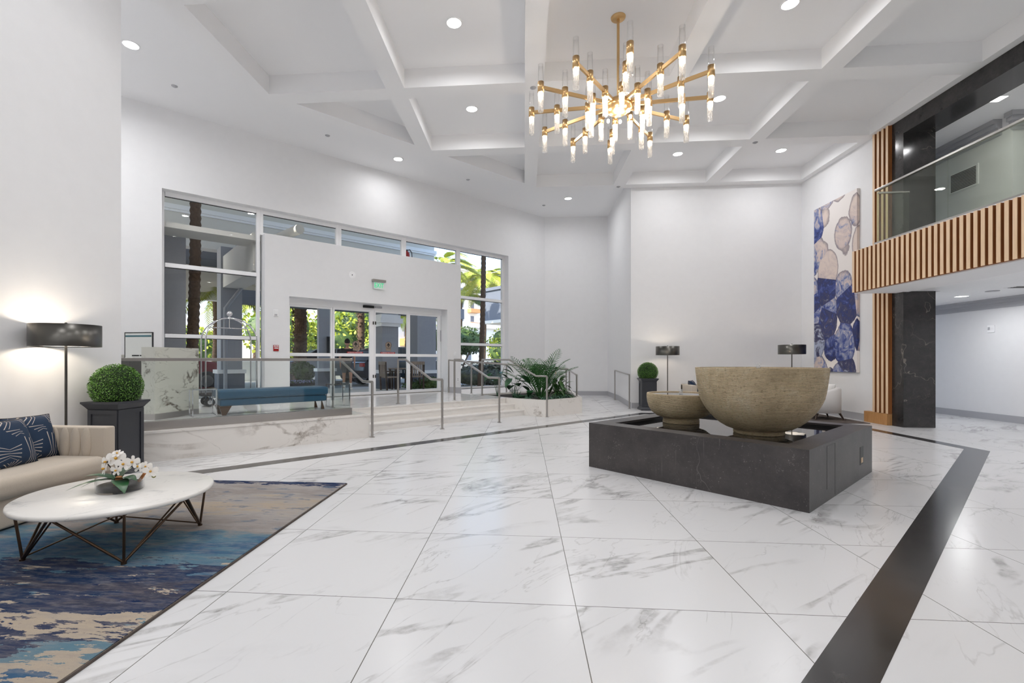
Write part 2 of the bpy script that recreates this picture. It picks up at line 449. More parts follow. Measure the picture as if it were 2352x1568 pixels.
# ---------------------------------------------------------------- mesh helpers
class MB:
    def __init__(s): s.v = []; s.f = []; s.sm = []
    def add(s, vs, fs, smooth=False):
        o = len(s.v)
        s.v += [tuple(p) for p in vs]
        s.f += [tuple(i + o for i in f) for f in fs]
        s.sm += [smooth] * len(fs)
        return s
    def box(s, x0, x1, y0, y1, z0, z1):
        vs = [(x, y, z) for z in (z0, z1) for (x, y) in ((x0, y0), (x1, y0), (x1, y1), (x0, y1))]
        return s.add(vs, [(3, 2, 1, 0), (4, 5, 6, 7), (0, 1, 5, 4), (1, 2, 6, 5), (2, 3, 7, 6), (3, 0, 4, 7)])
    def prism(s, poly, z0, z1):
        n = len(poly)
        if sum(poly[i][0] * poly[(i + 1) % n][1] - poly[(i + 1) % n][0] * poly[i][1] for i in range(n)) < 0: poly = poly[::-1]
        g = lambda z, i: z[i] if isinstance(z, (list, tuple)) else z
        vs = [(poly[i][0], poly[i][1], g(z0, i)) for i in range(n)] + [(poly[i][0], poly[i][1], g(z1, i)) for i in range(n)]
        fs = [tuple(range(n - 1, -1, -1)), tuple(range(n, 2 * n))] + [(i, (i + 1) % n, n + (i + 1) % n, n + i) for i in range(n)]
        return s.add(vs, fs)
    def tube(s, pts, r, seg=10, cap=True, flat_=False):
        pts = [Vector(p) for p in pts]
        n = len(pts)
        rs = r if isinstance(r, (list, tuple)) else [r] * n
        vs, fs = [], []
        prev = None
        for i, p in enumerate(pts):
            if i == 0: t = pts[1] - p
            elif i == n - 1: t = p - pts[i - 1]
            else: t = (pts[i + 1] - p).normalized() + (p - pts[i - 1]).normalized()
            t = t.normalized()
            if prev is None:
                a = Vector((0, 0, 1)) if abs(t.z) < 0.9 else Vector((1, 0, 0))
                u = t.cross(a).normalized()
            else:
                u = (prev - t * prev.dot(t)).normalized()
            w = t.cross(u)
            prev = u
            k = 1.0
            if 0 < i < n - 1:
                c = (pts[i + 1] - p).normalized().dot((p - pts[i - 1]).normalized())
                k = min(1.6, 1 / max(0.35, math.sqrt((1 + c) / 2)))
            for j in range(seg):
                an = 2 * PI * j / seg + (PI / 4 if flat_ else 0)
                vs.append(p + (u * math.cos(an) + w * math.sin(an)) * rs[i] * (k if n < 9 else 1))
        for i in range(n - 1):
            for j in range(seg):
                fs.append((i * seg + j, i * seg + (j + 1) % seg, (i + 1) * seg + (j + 1) % seg, (i + 1) * seg + j))
        s.add(vs, fs, not flat_)
        if cap:
            s.add([vs[j] for j in range(seg)], [tuple(range(seg - 1, -1, -1))])
            s.add([vs[(n - 1) * seg + j] for j in range(seg)], [tuple(range(seg))])
        return s
    def bar(s, a, b, w):
        return s.tube([a, b], w * 0.7071, 4, True, True)
    def lathe(s, prof, c=(0, 0, 0), seg=48, smooth=True, sx=1.0, sy=1.0):
        vs, fs = [], []
        for (r, z) in prof:
            for j in range(seg):
                a = 2 * PI * j / seg
                vs.append((c[0] + r * sx * math.cos(a), c[1] + r * sy * math.sin(a), c[2] + z))
        for i in range(len(prof) - 1):
            for j in range(seg):
                fs.append((i * seg + j, i * seg + (j + 1) % seg, (i + 1) * seg + (j + 1) % seg, (i + 1) * seg + j))
        return s.add(vs, fs, smooth)
    def cyl(s, c, r, z0, z1, seg=32, sx=1.0, sy=1.0):
        s.lathe([(r, z0), (r, z1)], c, seg, True, sx, sy)
        for z, rev in ((z0, True), (z1, False)):
            vs = [(c[0] + r * sx * math.cos(2 * PI * j / seg), c[1] + r * sy * math.sin(2 * PI * j / seg), c[2] + z) for j in range(seg)]
            s.add(vs, [tuple(range(seg - 1, -1, -1)) if rev else tuple(range(seg))])
        return s
    def ball(s, c, r, seg=20, rings=12, sx=1, sy=1, sz=1):
        vs, fs = [], []
        for i in range(rings + 1):
            ph = PI * i / rings
            for j in range(seg):
                a = 2 * PI * j / seg
                vs.append((c[0] + r * sx * math.sin(ph) * math.cos(a), c[1] + r * sy * math.sin(ph) * math.sin(a), c[2] - r * sz * math.cos(ph)))
        for i in range(rings):
            for j in range(seg):
                fs.append((i * seg + j, i * seg + (j + 1) % seg, (i + 1) * seg + (j + 1) % seg, (i + 1) * seg + j))
        return s.add(vs, fs, True)
    def quad(s, a, b, c, d): return s.add([a, b, c, d], [(0, 1, 2, 3)])
    def rbox(s, x0, x1, y0, y1, z0, z1, r, seg=4):   # rounded-corner plan, softened top and bottom
        pts = []
        for (cx, cy, a0) in ((x1 - r, y0 + r, -90), (x1 - r, y1 - r, 0), (x0 + r, y1 - r, 90), (x0 + r, y0 + r, 180)):
            for k in range(seg + 1):
                a = R(a0 + 90 * k / seg)
                pts.append((cx, cy, math.cos(a), math.sin(a)))
        n = len(pts)
        prof = []
        e = min(r, (z1 - z0) / 2) * 0.98
        for k in range(seg + 1):
            a = PI / 2 * k / seg
            prof.append((r - e + e * math.sin(a), z0 + e - e * math.cos(a)))
        for k in range(seg + 1):
            a = PI / 2 * k / seg
            prof.append((r - e + e * math.cos(a), z1 - e + e * math.sin(a)))
        vs = [(cx + c * rr, cy + sn * rr, z) for (rr, z) in prof for (cx, cy, c, sn) in pts]
        m = len(prof)
        fs = [(i * n + j, i * n + (j + 1) % n, (i + 1) * n + (j + 1) % n, (i + 1) * n + j) for i in range(m - 1) for j in range(n)]
        s.add(vs, fs, True)
        s.add([vs[j] for j in range(n)], [tuple(range(n - 1, -1, -1))], True)
        s.add([vs[(m - 1) * n + j] for j in range(n)], [tuple(range(n))], True)
        return s
    def xform(s, M):
        s.v = [tuple(M @ Vector(p)) for p in s.v]
        return s
    def merge(s, o): return s.add(o.v, o.f) if not o.sm else s._m(o)
    def _m(s, o):
        k = len(s.v)
        s.v += o.v; s.f += [tuple(i + k for i in f) for f in o.f]; s.sm += o.sm
        return s
    def build(s, name, mat, parent=None, bevel=0.0, loc=None, rotz=None, subsurf=0):
        me = bpy.data.meshes.new(name)
        me.from_pydata(s.v, [], s.f)
        me.polygons.foreach_set('use_smooth', s.sm)
        me.materials.append(MAT[mat] if isinstance(mat, str) else mat)
        me.update()
        o = bpy.data.objects.new(name, me)
        COL.objects.link(o)
        if parent: o.parent = parent
        if loc: o.location = loc
        if rotz is not None: o.rotation_euler = (0, 0, rotz)
        if bevel:
            b = o.modifiers.new('bevel', 'BEVEL'); b.width = bevel; b.segments = 2; b.limit_method = 'ANGLE'
        if subsurf:
            b = o.modifiers.new('sub', 'SUBSURF'); b.levels = subsurf; b.render_levels = subsurf
        return o
def tag(o, label, cat, group=None):
    o['label'] = label; o['category'] = cat
    if group: o['group'] = group
    return o
def struct(o, label=None):
    o['kind'] = 'structure'
    if label: o['label'] = label
    return o
def thing(name, label, cat, loc=(0, 0, 0), rotz=0.0, group=None):
    o = bpy.data.objects.new(name, None)
    COL.objects.link(o)
    o.empty_display_size = 0.1
    o.location = loc; o.rotation_euler = (0, 0, rotz)
    return tag(o, label, cat, group)
def kids(o): return [c for c in COL.objects if c.parent == o]
def dup(root, loc, rotz=None, label=None, group=None):
    def cp(o, par):
        c = o.copy(); COL.objects.link(c)
        if par: c.parent = par
        for k in kids(o): cp(k, c)
        return c
    r = cp(root, None)
    r.location = loc
    if rotz is not None: r.rotation_euler = (0, 0, rotz)
    if label: r['label'] = label
    if group: r['group'] = group
    return r
def text_mesh(name, body, size, mat, depth=0.002, parent=None, align='CENTER'):
    cu = bpy.data.curves.new(name, 'FONT')
    cu.body = body; cu.size = size; cu.extrude = depth; cu.align_x = align; cu.align_y = 'CENTER'
    t = bpy.data.objects.new(name, cu)
    COL.objects.link(t)
    bpy.context.view_layer.update()
    me = bpy.data.meshes.new_from_object(t)
    bpy.data.objects.remove(t, do_unlink=True)
    me.materials.clear(); me.materials.append(MAT[mat])
    o = bpy.data.objects.new(name, me)
    COL.objects.link(o)
    if parent: o.parent = parent
    return o
def clip(poly, nx, ny, c):          # keep the part where nx*x + ny*y <= c
    out = []
    for i in range(len(poly)):
        a, b = poly[i], poly[(i + 1) % len(poly)]
        da, db = nx * a[0] + ny * a[1] - c, nx * b[0] + ny * b[1] - c
        if da <= 0: out.append(a)
        if (da < 0 < db) or (db < 0 < da):
            t = da / (da - db)
            out.append((a[0] + t * (b[0] - a[0]), a[1] + t * (b[1] - a[1])))
    return out
HT = 6.485          # underside of the ceiling grid
HC = 6.84           # recessed ceiling
PZ = 0.42           # raised entrance platform

# ================================================================ THE ROOM
# floor
poly = clip([(-10, -7), (12, -7), (12, 18.1), (-10, 18.1)], -SE, CE, 12.2)
struct(MB().prism(poly, -0.15, 0.0).build('floor', 'floor'))
# dark inlaid band, an octagon let into the floor
bz = 0.0015
b1 = MB()
def strip(mb, pts, z0=-0.01, z1=bz): mb.prism(pts, z0, z1)
pA = [EW(-0.3, 6.70)[:2], EW(11.02, 6.70)[:2], EW(11.25, 6.94)[:2], EW(-0.3, 6.94)[:2]]
strip(b1, pA)
c0, c1 = EW(11.02, 6.70), EW(11.25, 6.94)
strip(b1, [c0[:2], (6.94, c0[1]), (7.15, c1[1]), c1[:2]])
strip(b1, [(6.94, c0[1]), (6.96, 7.97), (7.19, 7.80), (7.15, c1[1])])
strip(b1, [(6.96, 7.97), (7.19, 7.80), (-0.6, 0.01), (-0.76, 0.14)])
struct(b1.build('trim_1', 'dark'), 'black marble band inlaid in the white floor')

# platform, steps, ramp (coordinates along the entrance wall)
pf = MB()
pf.prism([(-6, 8.10), (3.86, 8.10), (3.86, 9.15), (-6, 9.15)], 0.0, PZ)
pf.prism([(-6, 9.15), (8.32, 9.15), (8.36, 10.75), (8.4, 12.2), (-6, 12.2)], 0.0, PZ)
struct(pf.build('platform', 'plat', rotz=EA), 'raised entrance platform tiled in white marble')
pw = MB()
pw.box(-0.9, 3.86, 7.93, 8.10, 0.0, PZ - 0.03)
pw.box(-0.9, 3.875, 7.915, 8.11, PZ - 0.028, PZ)
struct(pw.build('platform_wall', 'wallmarble', rotz=EA), 'low veined marble wall facing the platform')
st = MB()
for (v, z, e) in ((8.55, 0.14, 8.50), (8.85, 0.28, 8.42)):
    st.box(3.88, e, v + 0.015, 9.149, z - 0.14, z - 0.03)
    st.box(3.88, e, v, 9.149, z - 0.028, z)
st.box(3.88, 8.32, 9.135, 9.149, 0.28, PZ - 0.03)
st.box(3.88, 8.32, 9.12, 9.149, PZ - 0.028, PZ)
struct(st.build('stairs', 'steps', rotz=EA), 'three white marble steps')
rp = MB()
rp.prism([(8.4, 10.75), (8.4, 12.2), (13.08, 12.2), (12.3, 10.75)], 0.0, [PZ, PZ, 0.09, 0.125])
struct(rp.build('ramp', 'plat', rotz=EA), 'marble ramp falling along the entrance wall')
rp2 = MB()
a_ = EW(13.08, 12.2); b_ = EW(12.3, 10.75)
rp2.prism([(b_[0], b_[1]), (1.50, 15.9), (3.15, 15.9), (3.15, 17.9), (a_[0], a_[1])], 0.0, [0.125, 0.086, 0.086, 0.09, 0.09])
rp2.prism([(1.50, 13.9), (3.15, 13.9), (3.15, 15.9), (1.50, 15.9)], -0.02, [0.001, 0.001, 0.086, 0.086])
struct(rp2.build('ramp', 'floor'), 'lower leg of the marble ramp beside the back wall')

# walls
struct(MB().box(-5.80, -5.45, -7, 5.94, 0, HC).build('wall_left', 'wall'))
struct(MB().box(-10, -5.80, 4.7, 4.95, 0, HC).build('wall_reception', 'wall'))
struct(MB().box(-10.2, -10, 4.7, 12, 0, HC).build('wall_far_left', 'wall'))
struct(MB().box(-5.8, 12, -7.25, -7, 0, HC).build('wall_rear', 'wall'))
ew = MB()
T0, T1 = 12.2, 12.5
WL, WR, WT = 1.12, 11.25, 5.114
ew.box(-6, WL, T0, T1, -0.1, HC)
ew.box(WR, 13.3, T0, T1, -0.1, HC)
ew.box(WL, WR, T0, T1, WT, HC)
ew.box(WL, 3.18, T0, T1, 0.0, 0.467)
ew.box(9.14, WR, T0, T1, -0.1, 0.467)
struct(ew.build('wall_entrance', 'wall', rotz=EA))
vw = MB()
VT, DT, DL, DR = 4.50, 3.02, 3.76, 8.61
vw.box(3.18, DL, T0, 12.56, 0.0, VT)
vw.box(DR, 9.14, T0, 12.56, 0.0, VT)
vw.box(DL, DR, T0, 12.56, DT, VT)
struct(vw.build('wall_vestibule', 'wall', rotz=EA))
struct(MB().box(0.45, 3.15, 17.9, 18.15, -0.1, HC).build('wall_end', 'wall'))
struct(MB().box(3.15, 3.45, 14.30, 18.15, -0.1, HC).box(3.15, 8.60, 14.06, 14.30, -0.1, HC).build('wall_back', 'wall'))
struct(MB().box(7.95, 8.55, 10.73, 14.06, 0, HC).build('wall_right', 'wall'))
struct(MB().box(11.0, 11.25, -7, 15.2, 0, 2.86).build('wall_corridor', 'wall'))
struct(MB().box(8.6, 11.0, 15.0, 15.2, 0, 2.86).build('wall_corridor_end', 'wall'))
gw = MB()
gw.box(9.57, 9.8, 10.14, 15.0, 3.74, 6.25)
gw.box(9.57, 12.2, 9.94, 10.14, 3.74, 6.25)
gw.box(12.0, 12.2, -7, 9.94, 3.74, 6.25)
struct(gw.build('wall_gallery', 'wall'))
struct(MB().box(8.6, 9.57, 14.8, 15.0, 3.74, 6.25).build('wall_gallery_end', 'wall'))

# baseboards
struct(MB().box(3.16, 7.95, 14.04, 14.06, 0, 0.16).build('baseboard_back', 'base'))
struct(MB().box(7.93, 7.95, 11.43, 14.04, 0, 0.16).build('baseboard_right', 'base'))
struct(MB().box(10.98, 11.0, -7, 15.0, 0, 0.16).build('baseboard_corridor', 'base'))
struct(MB().box(-5.45, -5.43, -7, 5.93, 0, 0.14).build('baseboard_left', 'wall'))
bb = MB()
bb.prism([(3.13, 14.06), (3.15, 14.06), (3.15, 15.9), (3.13, 15.9)], 0, [0.165, 0.165, 0.25, 0.25])
bb.box(3.13, 3.15, 15.9, 17.9, 0, 0.25)
bb.box(0.78, 3.13, 17.88, 17.9, 0, 0.25)
struct(bb.build('baseboard_end', 'base'))
be = MB()
be.prism([(8.62, 12.18), (9.14, 12.18), (9.14, 12.2), (8.62, 12.2)], 0, [0.565, 0.53, 0.53, 0.565])
be.prism([(11.25, 12.18), (13.0, 12.18), (13.0, 12.2), (11.25, 12.2)], 0, [0.38, 0.25, 0.25, 0.38])
be.box(3.19, 3.75, 12.18, 12.2, PZ, PZ + 0.15)
struct(be.build('baseboard_entrance', 'base', rotz=EA))
struct(MB().box(9.14, 11.25, 12.15, 12.46, 0.0, 0.467).build('trim_2', 'white', rotz=EA), 'white sill under the tall right window')

# ceiling slab and beam grid
poly = clip([(-10.2, -7.25), (8.6, -7.25), (8.6, 18.2), (-10.2, 18.2)], -SE, CE, 12.56)
struct(MB().prism(poly, HC, HC + 0.25).build('ceiling', 'ceil'))
xs = [(-5.19, -4.85, 0)]
cols = [(-4.85, -2.57), (-2.225, 0.02), (0.36, 2.59), (2.935, 5.175), (5.525, 7.775)]
for i, (a, b) in enumerate(cols):
    xs.append((a, b, 1))
    xs.append((b, cols[i + 1][0] if i < 4 else 7.95, 0))
ys = [(-6.95, -6.67, 0)]
rows = [(-6.67 + 2.6 * k, -4.43 + 2.6 * k) for k in range(8)]
for i, (a, b) in enumerate(rows):
    ys.append((a, b, 1))
    ys.append((b, rows[i + 1][0] if i < 7 else 14.065, 0))
q2 = 2 ** -0.5
g = MB()
for (x0, x1, cx_) in xs:
    for (y0, y1, cy_) in ys:
        rect = [(x0, y0), (x1, y0), (x1, y1), (x0, y1)]
        p_ = clip(rect, -q2, q2, 9.82)
        if cx_ and cy_: p_ = clip(p_, q2, -q2, -9.49) if p_ else p_
        if len(p_) > 2: g.prism(p_, HT, HC)
struct(g.build('ceiling_beams', 'ceil'), 'white coffered ceiling grid')

# gallery slab, fascia, soffit
struct(MB().box(7.16, 8.6, -7, 10.60, 2.86, 3.74).box(8.6, 12.2, -7, 15.0, 2.88, 3.74).box(7.12, 8.03, -7, 10.62, 2.84, 2.86).build('gallery_floor', 'ceil'), 'white underside of the upper gallery')
pk = MB()
for i in range(24):
    x0 = 8.05 + i * 0.123
    pk.box(x0, x0 + 0.119, -7, 10.42 if x0 < 8.56 else 15.0, 2.85, 2.879)
struct(pk.build('ceiling_planks', 'white'), 'white plank ceiling over the corridor')
struct(MB().box(8.6, 12.2, -7, 15.0, 6.25, 6.45).build('ceiling_gallery', 'ceil'))
cr = MB()
for (d, z0, z1) in ((0.13, 2.80, 2.85), (0.09, 2.73, 2.80), (0.05, 2.67, 2.73), (0.03, 2.62, 2.67)): cr.box(11.0 - d, 11.0, -7, 15.0, z0, z1)
struct(cr.build('trim_3', 'base'), 'grey crown moulding in the corridor')
cr = MB()
for (d, z0, z1) in ((0.16, 6.16, 6.25), (0.12, 6.08, 6.16), (0.07, 5.99, 6.08), (0.04, 5.93, 5.99)):
    cr.box(9.57 - d, 9.57, 10.14, 14.8, z0, z1)
    cr.box(9.57 - d, 12.0, 9.94 - d, 9.94, z0, z1)
struct(cr.build('trim_4', 'base'), 'grey crown moulding in the gallery')

# black marble frame around the gallery opening
mf = MB()
mf.box(7.93, 8.56, 10.43, 10.73, 0, HT + 0.3)
mf.box(7.93, 8.56, -7, 10.43, 6.16, HT + 0.3)
struct(mf.build('marble_column', 'dark'), 'black marble pillar and beam framing the gallery')

# oak slat cladding
sl = thing('slat_panel', 'vertical oak slat panel on the wall beside the black marble pillar', 'slat panel', (7.95, 10.97, 0))
s1 = MB(); 
for i in range(4):
    y = -0.22 + i * 0.128
    s1.box(-0.086, -0.035, y, y + 0.062, 0.25, HT)
s1.build('slats', 'slatback', sl)  # bodies browner than the faces: shade on the slat sides put into colour
s1 = MB()
for i in range(4): s1.box(-0.094, -0.0861, -0.22 + i * 0.128, -0.158 + i * 0.128, 0.25, HT)
s1.build('slat_faces', 'slat', sl)
MB().box(-0.035, 0, -0.235, 0.235, 0.25, HT).build('backing', 'slatback', sl)
MB().box(-0.12, 0, -0.235, 0.455, 0, 0.245).build('plinth_block', 'oak', sl, bevel=0.004)
fa = thing('balcony_front', 'oak slatted balcony front wrapping the upper gallery edge', 'balcony', (7.12, 10.62, 2.86))
s1 = MB()
for i in range(149):
    y = -0.0 - i * 0.1181
    s1.box(-0.072, -0.02, y - 0.062, y, 0.0, 0.88)
for i in range(7):
    x = 0.01 + i * 0.1181
    s1.box(x, x + 0.062, 0.0, 0.04, 0.0, 0.88)
s1.build('slats', 'slatback', fa)  # same brown bodies, side shade painted in behind the light faces
s1 = MB()
for i in range(149): s1.box(-0.080, -0.0721, -i * 0.1181 - 0.062, -i * 0.1181, 0.0, 0.88)
s1.build('slat_faces', 'slat', fa)
MB().box(-0.02, 0.035, -17.6, -0.0, 0.0, 0.88).box(-0.02, 0.80, -0.02, 0.0, 0.0, 0.88).build('backing', 'slatback', fa)
MB().box(-0.03, 0.12, -17.6, 0.0, 0.88, 0.90).build('cap', 'white', fa)

# gallery balustrade
gb = thing('glass_balustrade', 'green-tinted glass balustrade with slim metal rail on the upper gallery', 'balustrade', (7.30, 10.28, 3.76))
for i in range(11):
    y1 = -0.005 - i * 1.63
    MB().box(-0.008, 0.008, y1 - 1.62, y1, 0.09, 1.15).build('glass_panel', 'greenglass', gb)
MB().box(0.01, 0.62, -0.008, 0.008, 0.09, 1.10).build('glass_panel', 'greenglass', gb)
MB().box(-0.03, 0.03, -17.2, 0.03, 1.15, 1.19).build('top_rail', 'stain', gb, bevel=0.004)
MB().box(0.03, 0.62, -0.025, 0.025, 1.10, 1.13).build('top_rail', 'stain', gb)
MB().box(-0.035, 0.035, -17.2, 0.03, 0.0, 0.09).box(0.035, 0.62, -0.03, 0.03, 0.0, 0.09).build('base_shoe', 'stain', gb)

# entrance windows: frame + panes (five bays)
FV0, FV1 = 12.40, 12.50
bays = [(1.12, 3.125, 0.467), (3.125, 5.125, VT), (5.125, 7.15, VT), (7.15, 9.195, VT), (9.195, 11.25, 0.467)]
for i, (a, b, z0) in enumerate(bays):
    f = MB()
    hw = 0.075
    zb = z0
    f.box(a, a + (0.075 if i else 0.06), FV0, FV1, zb, WT)
    f.box(b - 0.075 - (0.03 if i == 4 else 0), b, FV0, FV1, zb, WT)
    f.box(a + 0.075, b - 0.075, FV0, FV1, WT - 0.095, WT)
    f.box(a + 0.075, b - 0.075, FV0, FV1, zb, zb + 0.06)
    if i in (0, 4):
        f.box(a + 0.075, b - 0.075, FV0, FV1, 3.461, 3.555)
        f.box(a + 0.075, b - 0.075, FV0, FV1, 1.908, 1.993)
    o = struct(f.build('window_%d' % (i + 1), 'white', rotz=EA, bevel=0.004))
    zs = [(zb + 0.06, 1.908), (1.993, 3.461), (3.555, WT - 0.095)] if i in (0, 4) else [(zb + 0.06, WT - 0.095)]
    for (p0, p1) in zs:
        MB().box(a + 0.075, b - 0.075, 12.45, 12.458, p0, p1).build('pane', 'winglass', o)
        MB().box(a + 0.075, b - 0.075, 12.44, 12.468, p1 - 0.012, p1).box(a + 0.075, b - 0.075, 12.44, 12.468, p0, p0 + 0.008).build('gasket', 'black', o)

# entrance doors
D0, D1 = 12.57, 12.64
hd = MB()
hd.box(DL, DR, 12.54, 12.68, 2.86, DT + 0.08)
hd.box(DL, DL + 0.09, D0, D1, PZ, 2.86)
hd.box(DR - 0.05, DR, D0, D1, PZ, 2.86)
struct(hd.build('trim_5', 'white', rotz=EA, bevel=0.004), 'white door frame and header')
doors = [(3.85, 5.02, 0.045), (5.025, 6.25, 0.04), (6.255, 7.40, 0.04), (7.405, 8.56, 0.06)]
gl = [(3.888, 4.971), (5.069, 6.105), (6.298, 7.345), (7.468, 8.50)]
for i, ((a, b, _w), (g0, g1)) in enumerate(zip(doors, gl)):
    off = 0.0 if i in (0, 3) else -0.03
    f = MB()
    f.box(a, g0, D0 + off, D1 + off, PZ, 2.86)
    f.box(g1, b, D0 + off, D1 + off, PZ, 2.86)
    f.box(g0, g1, D0 + off, D1 + off, 2.81, 2.86)
    f.box(g0, g1, D0 + off, D1 + off, 1.52, 1.605)
    f.box(g0, g1, D0 + off, D1 + off, PZ, 0.50)
    o = struct(f.build('door_%d' % (i + 1), 'white', rotz=EA, bevel=0.003))
    MB().box(g0, g1, 12.60 + off, 12.608 + off, 0.50, 1.52).build('pane', 'winglass', o)
    MB().box(g0, g1, 12.60 + off, 12.608 + off, 1.605, 2.81).build('pane', 'winglass', o)
    if i in (1, 2):
        for z in (0.9, 2.45):
            x = b - 0.05 if i == 1 else a + 0.015
            MB().box(x, x + 0.035, D0 + off - 0.012, D0 + off - 0.001, z, z + 0.09).build('latch_plate', 'gun', o)
        cx_ = 5.69 if i == 1 else 6.72
        # notices stuck on the glass
        t = thing('door_sticker', 'round push-arrow sticker on the glass of the %s sliding door' % ('left' if i == 1 else 'right'), 'sticker', EW(cx_ + 0.0, 12.594 + off, 1.86), EA)
        MB().cyl((0, 0, 0), 0.105, -0.001, 0.001, 32).xform(Matrix.Rotation(R(90), 4, 'X')).build('disc', 'grwood', t)
        MB().lathe([(0.09, 0), (0.105, 0.002)], seg=32).xform(Matrix.Rotation(R(90), 4, 'X')).build('ring', 'black', t)
        ar = MB().prism([(-0.012, -0.06), (0.012, -0.06), (0.012, -0.01), (0.06, -0.01), (0, 0.07), (-0.06, -0.01), (-0.012, -0.01)], 0.0015, 0.0035)
        ar.xform(Matrix.Rotation(R(90), 4, 'X')).build('arrow', 'black', t)
        MB().box(-0.085, 0.085, -0.001, 0.001, -0.17, -0.08).build('notice', 'grwood', t)
        t = thing('door_sticker', 'red strip sticker low on the %s sliding door glass' % ('left' if i == 1 else 'right'), 'sticker', EW(cx_ - 0.02, 12.594 + off, 1.632), EA)
        MB().box(-0.24, 0.24, -0.001, 0.001, -0.022, 0.022).build('strip', 'redmetal', t)
        x = text_mesh('lettering', 'IN EMERGENCY PUSH TO OPEN', 0.03, 'white', 0.0004, t)
        x.rotation_euler = (R(90), 0, 0); x.location = (0, -0.002, 0)

# ================================================================ CEILING FITTINGS
def make_down(loc, label, group, r=0.115):
    t = thing('ceiling_light', label, 'ceiling light', loc, 0, group)
    MB().lathe([(r + 0.022, 0.0), (r + 0.022, -0.006), (r, -0.010), (r, 0.0)], seg=32).build('trim_ring', 'white', t)
    MB().cyl((0, 0, 0), r, -0.006, -0.002, 32).build('lens', 'lens', t)
    return t
coff = []
for cx_ in (-1.105, 4.055):
    for k in range(-1, 2): coff.append((cx_, 7.45 + 2.6 * k))
coff.remove((-1.105, 7.45 + 2.6)); coff.append((-1.105, 10.04))
vis = [((-1.12, 7.46), 'round downlight in the white coffer left of the chandelier, nearest of that row'),
       ((-1.12, 10.04), 'round downlight in the second coffer left of the chandelier, nearer the doors'),
       ((4.05, 7.46), 'round downlight in the coffer right of the chandelier, at the top edge of the photo'),
       ((4.05, 10.04), 'round downlight just right of the chandelier tubes'),
       ((4.04, 12.64), 'round downlight in the farthest coffer right below the chandelier'),
       ((6.64, 12.64), 'round downlight in the far coffer nearest the tall painting')]
first = None
for (x, y), lab in vis:
    if first is None: first = make_down((x, y, HC), lab, 'downlights in the ceiling coffers')
    else: dup(first, (x, y, HC), 0, lab)
    area_light('downlight_or_fill_lamp', (x, y, HC - 0.02), 0.22, DOWN_W)
for (x, y), lab in (((-6.75, 7.55), 'round downlight over the reception, beside the left wall'),
                    ((-3.38, 12.38), 'round downlight in the flat ceiling above the vestibule wall'),
                    ((1.485, 15.83), 'round downlight in the flat ceiling above the ramp corner')):
    dup(first, (x, y, HC), 0, lab, 'downlights in the flat ceiling along the entrance')
    area_light('downlight_or_fill_lamp', (x, y, HC - 0.02), 0.22, DOWN_W * (0.7 if -4 < x < 0 else 1.2))
# lamps of the same kind behind the camera
for k in range(-5, 0):
    y = 7.45 + 2.6 * k
    for x in (-3.71, -1.1, 1.475, 4.055, 6.65):
        kf = {-3.71: 1.0, -1.1: 0.8, 1.475: 0.45, 4.055: 0.30, 6.65: 0.20}[x]
        area_light('downlight_or_fill_lamp', (x, y, HC - 0.02), 0.22, DOWN_W * kf)
for (x, y) in ((-8.3, 6.9), (-7.2, 6.0)): area_light('downlight_or_fill_lamp', (x, y, HC - 0.02), 0.22, DOWN_W * 1.2)  # unseen lamps added above the reception to brighten the entrance side
det = None
for (x, y, z), lab in (((-6.90, 8.75, HC), 'small white ceiling sensor beside the reception downlight'),
                    ((-4.73, 10.96, HC), 'small white ceiling sensor above the left window'),
                    ((-1.67, 13.96, HC), 'small white ceiling sensor between the two entrance downlights'),
                    ((0.70, 16.47, HC), 'small white ceiling sensor nearest the corner downlight'),
                    ((0.175, 8.75, HT), 'small white sensor on the beam left of the chandelier'),
                    ((2.76, 13.92, HT), 'small white sensor on the far beam under the chandelier'),
                    ((5.38, 11.34, HT), 'small white sensor on the beam crossing over the far downlights')):
    if det is None:
        det = MB().lathe([(0.0, -0.022), (0.03, -0.022), (0.036, -0.010), (0.055, -0.006), (0.058, 0.0)], seg=24).build('ceiling_sensor', 'base', None, loc=(x, y, z))
        tag(det, lab, 'sensor', 'ceiling sensors')
    else:
        c = det.copy(); COL.objects.link(c); c.location = (x, y, z); c['label'] = lab
# corridor and gallery lights
t = dup(first, (9.82, 11.3, 2.85), 0, 'oval-looking downlight in the plank ceiling of the right corridor', 'downlights under the gallery')
area_light('corridor_lamp', (9.82, 11.3, 2.83), 0.2, 20)
for y in (-1.0, 3.0, 7.0): area_light('corridor_lamp', (9.6, y, 2.83), 0.2, 20)
t = MB().cyl((0, 0, 0), 0.11, -0.012, 0, 24).build('speaker_grille', 'base', None, loc=(9.72, 10.5, 2.85))
tag(t, 'round flush speaker grille in the corridor plank ceiling', 'speaker')
v = thing('air_vent', 'dark slotted air vent in the corridor plank ceiling at the right edge', 'air vent', (9.74, 9.95, 2.85))
MB().box(-0.2, 0.2, -0.14, 0.14, -0.008, 0).build('frame', 'white', v)
s1 = MB()
for i in range(4): s1.box(-0.17, 0.17, -0.10 + i * 0.055, -0.075 + i * 0.055, -0.012, -0.0085)
s1.build('slots', 'black', v)
t = thing('gallery_light', 'square bright ceiling light behind the black beam of the gallery', 'ceiling light', (8.75, 9.35, 6.25))
MB().box(-0.11, 0.11, -0.11, 0.11, -0.01, 0).build('trim_ring', 'white', t)
MB().box(-0.09, 0.09, -0.09, 0.09, -0.014, -0.0105).build('lens', 'lens', t)
area_light('gallery_lamp', (8.75, 9.35, 6.22), 0.2, 9)
for y in (-2.0, 2.5, 6.5): area_light('gallery_lamp', (9.6, y, 6.22), 0.2, 9)
v = thing('wall_vent', 'grey air return grille on the gallery wall behind the glass', 'air vent', (9.57, 10.95, 5.35))
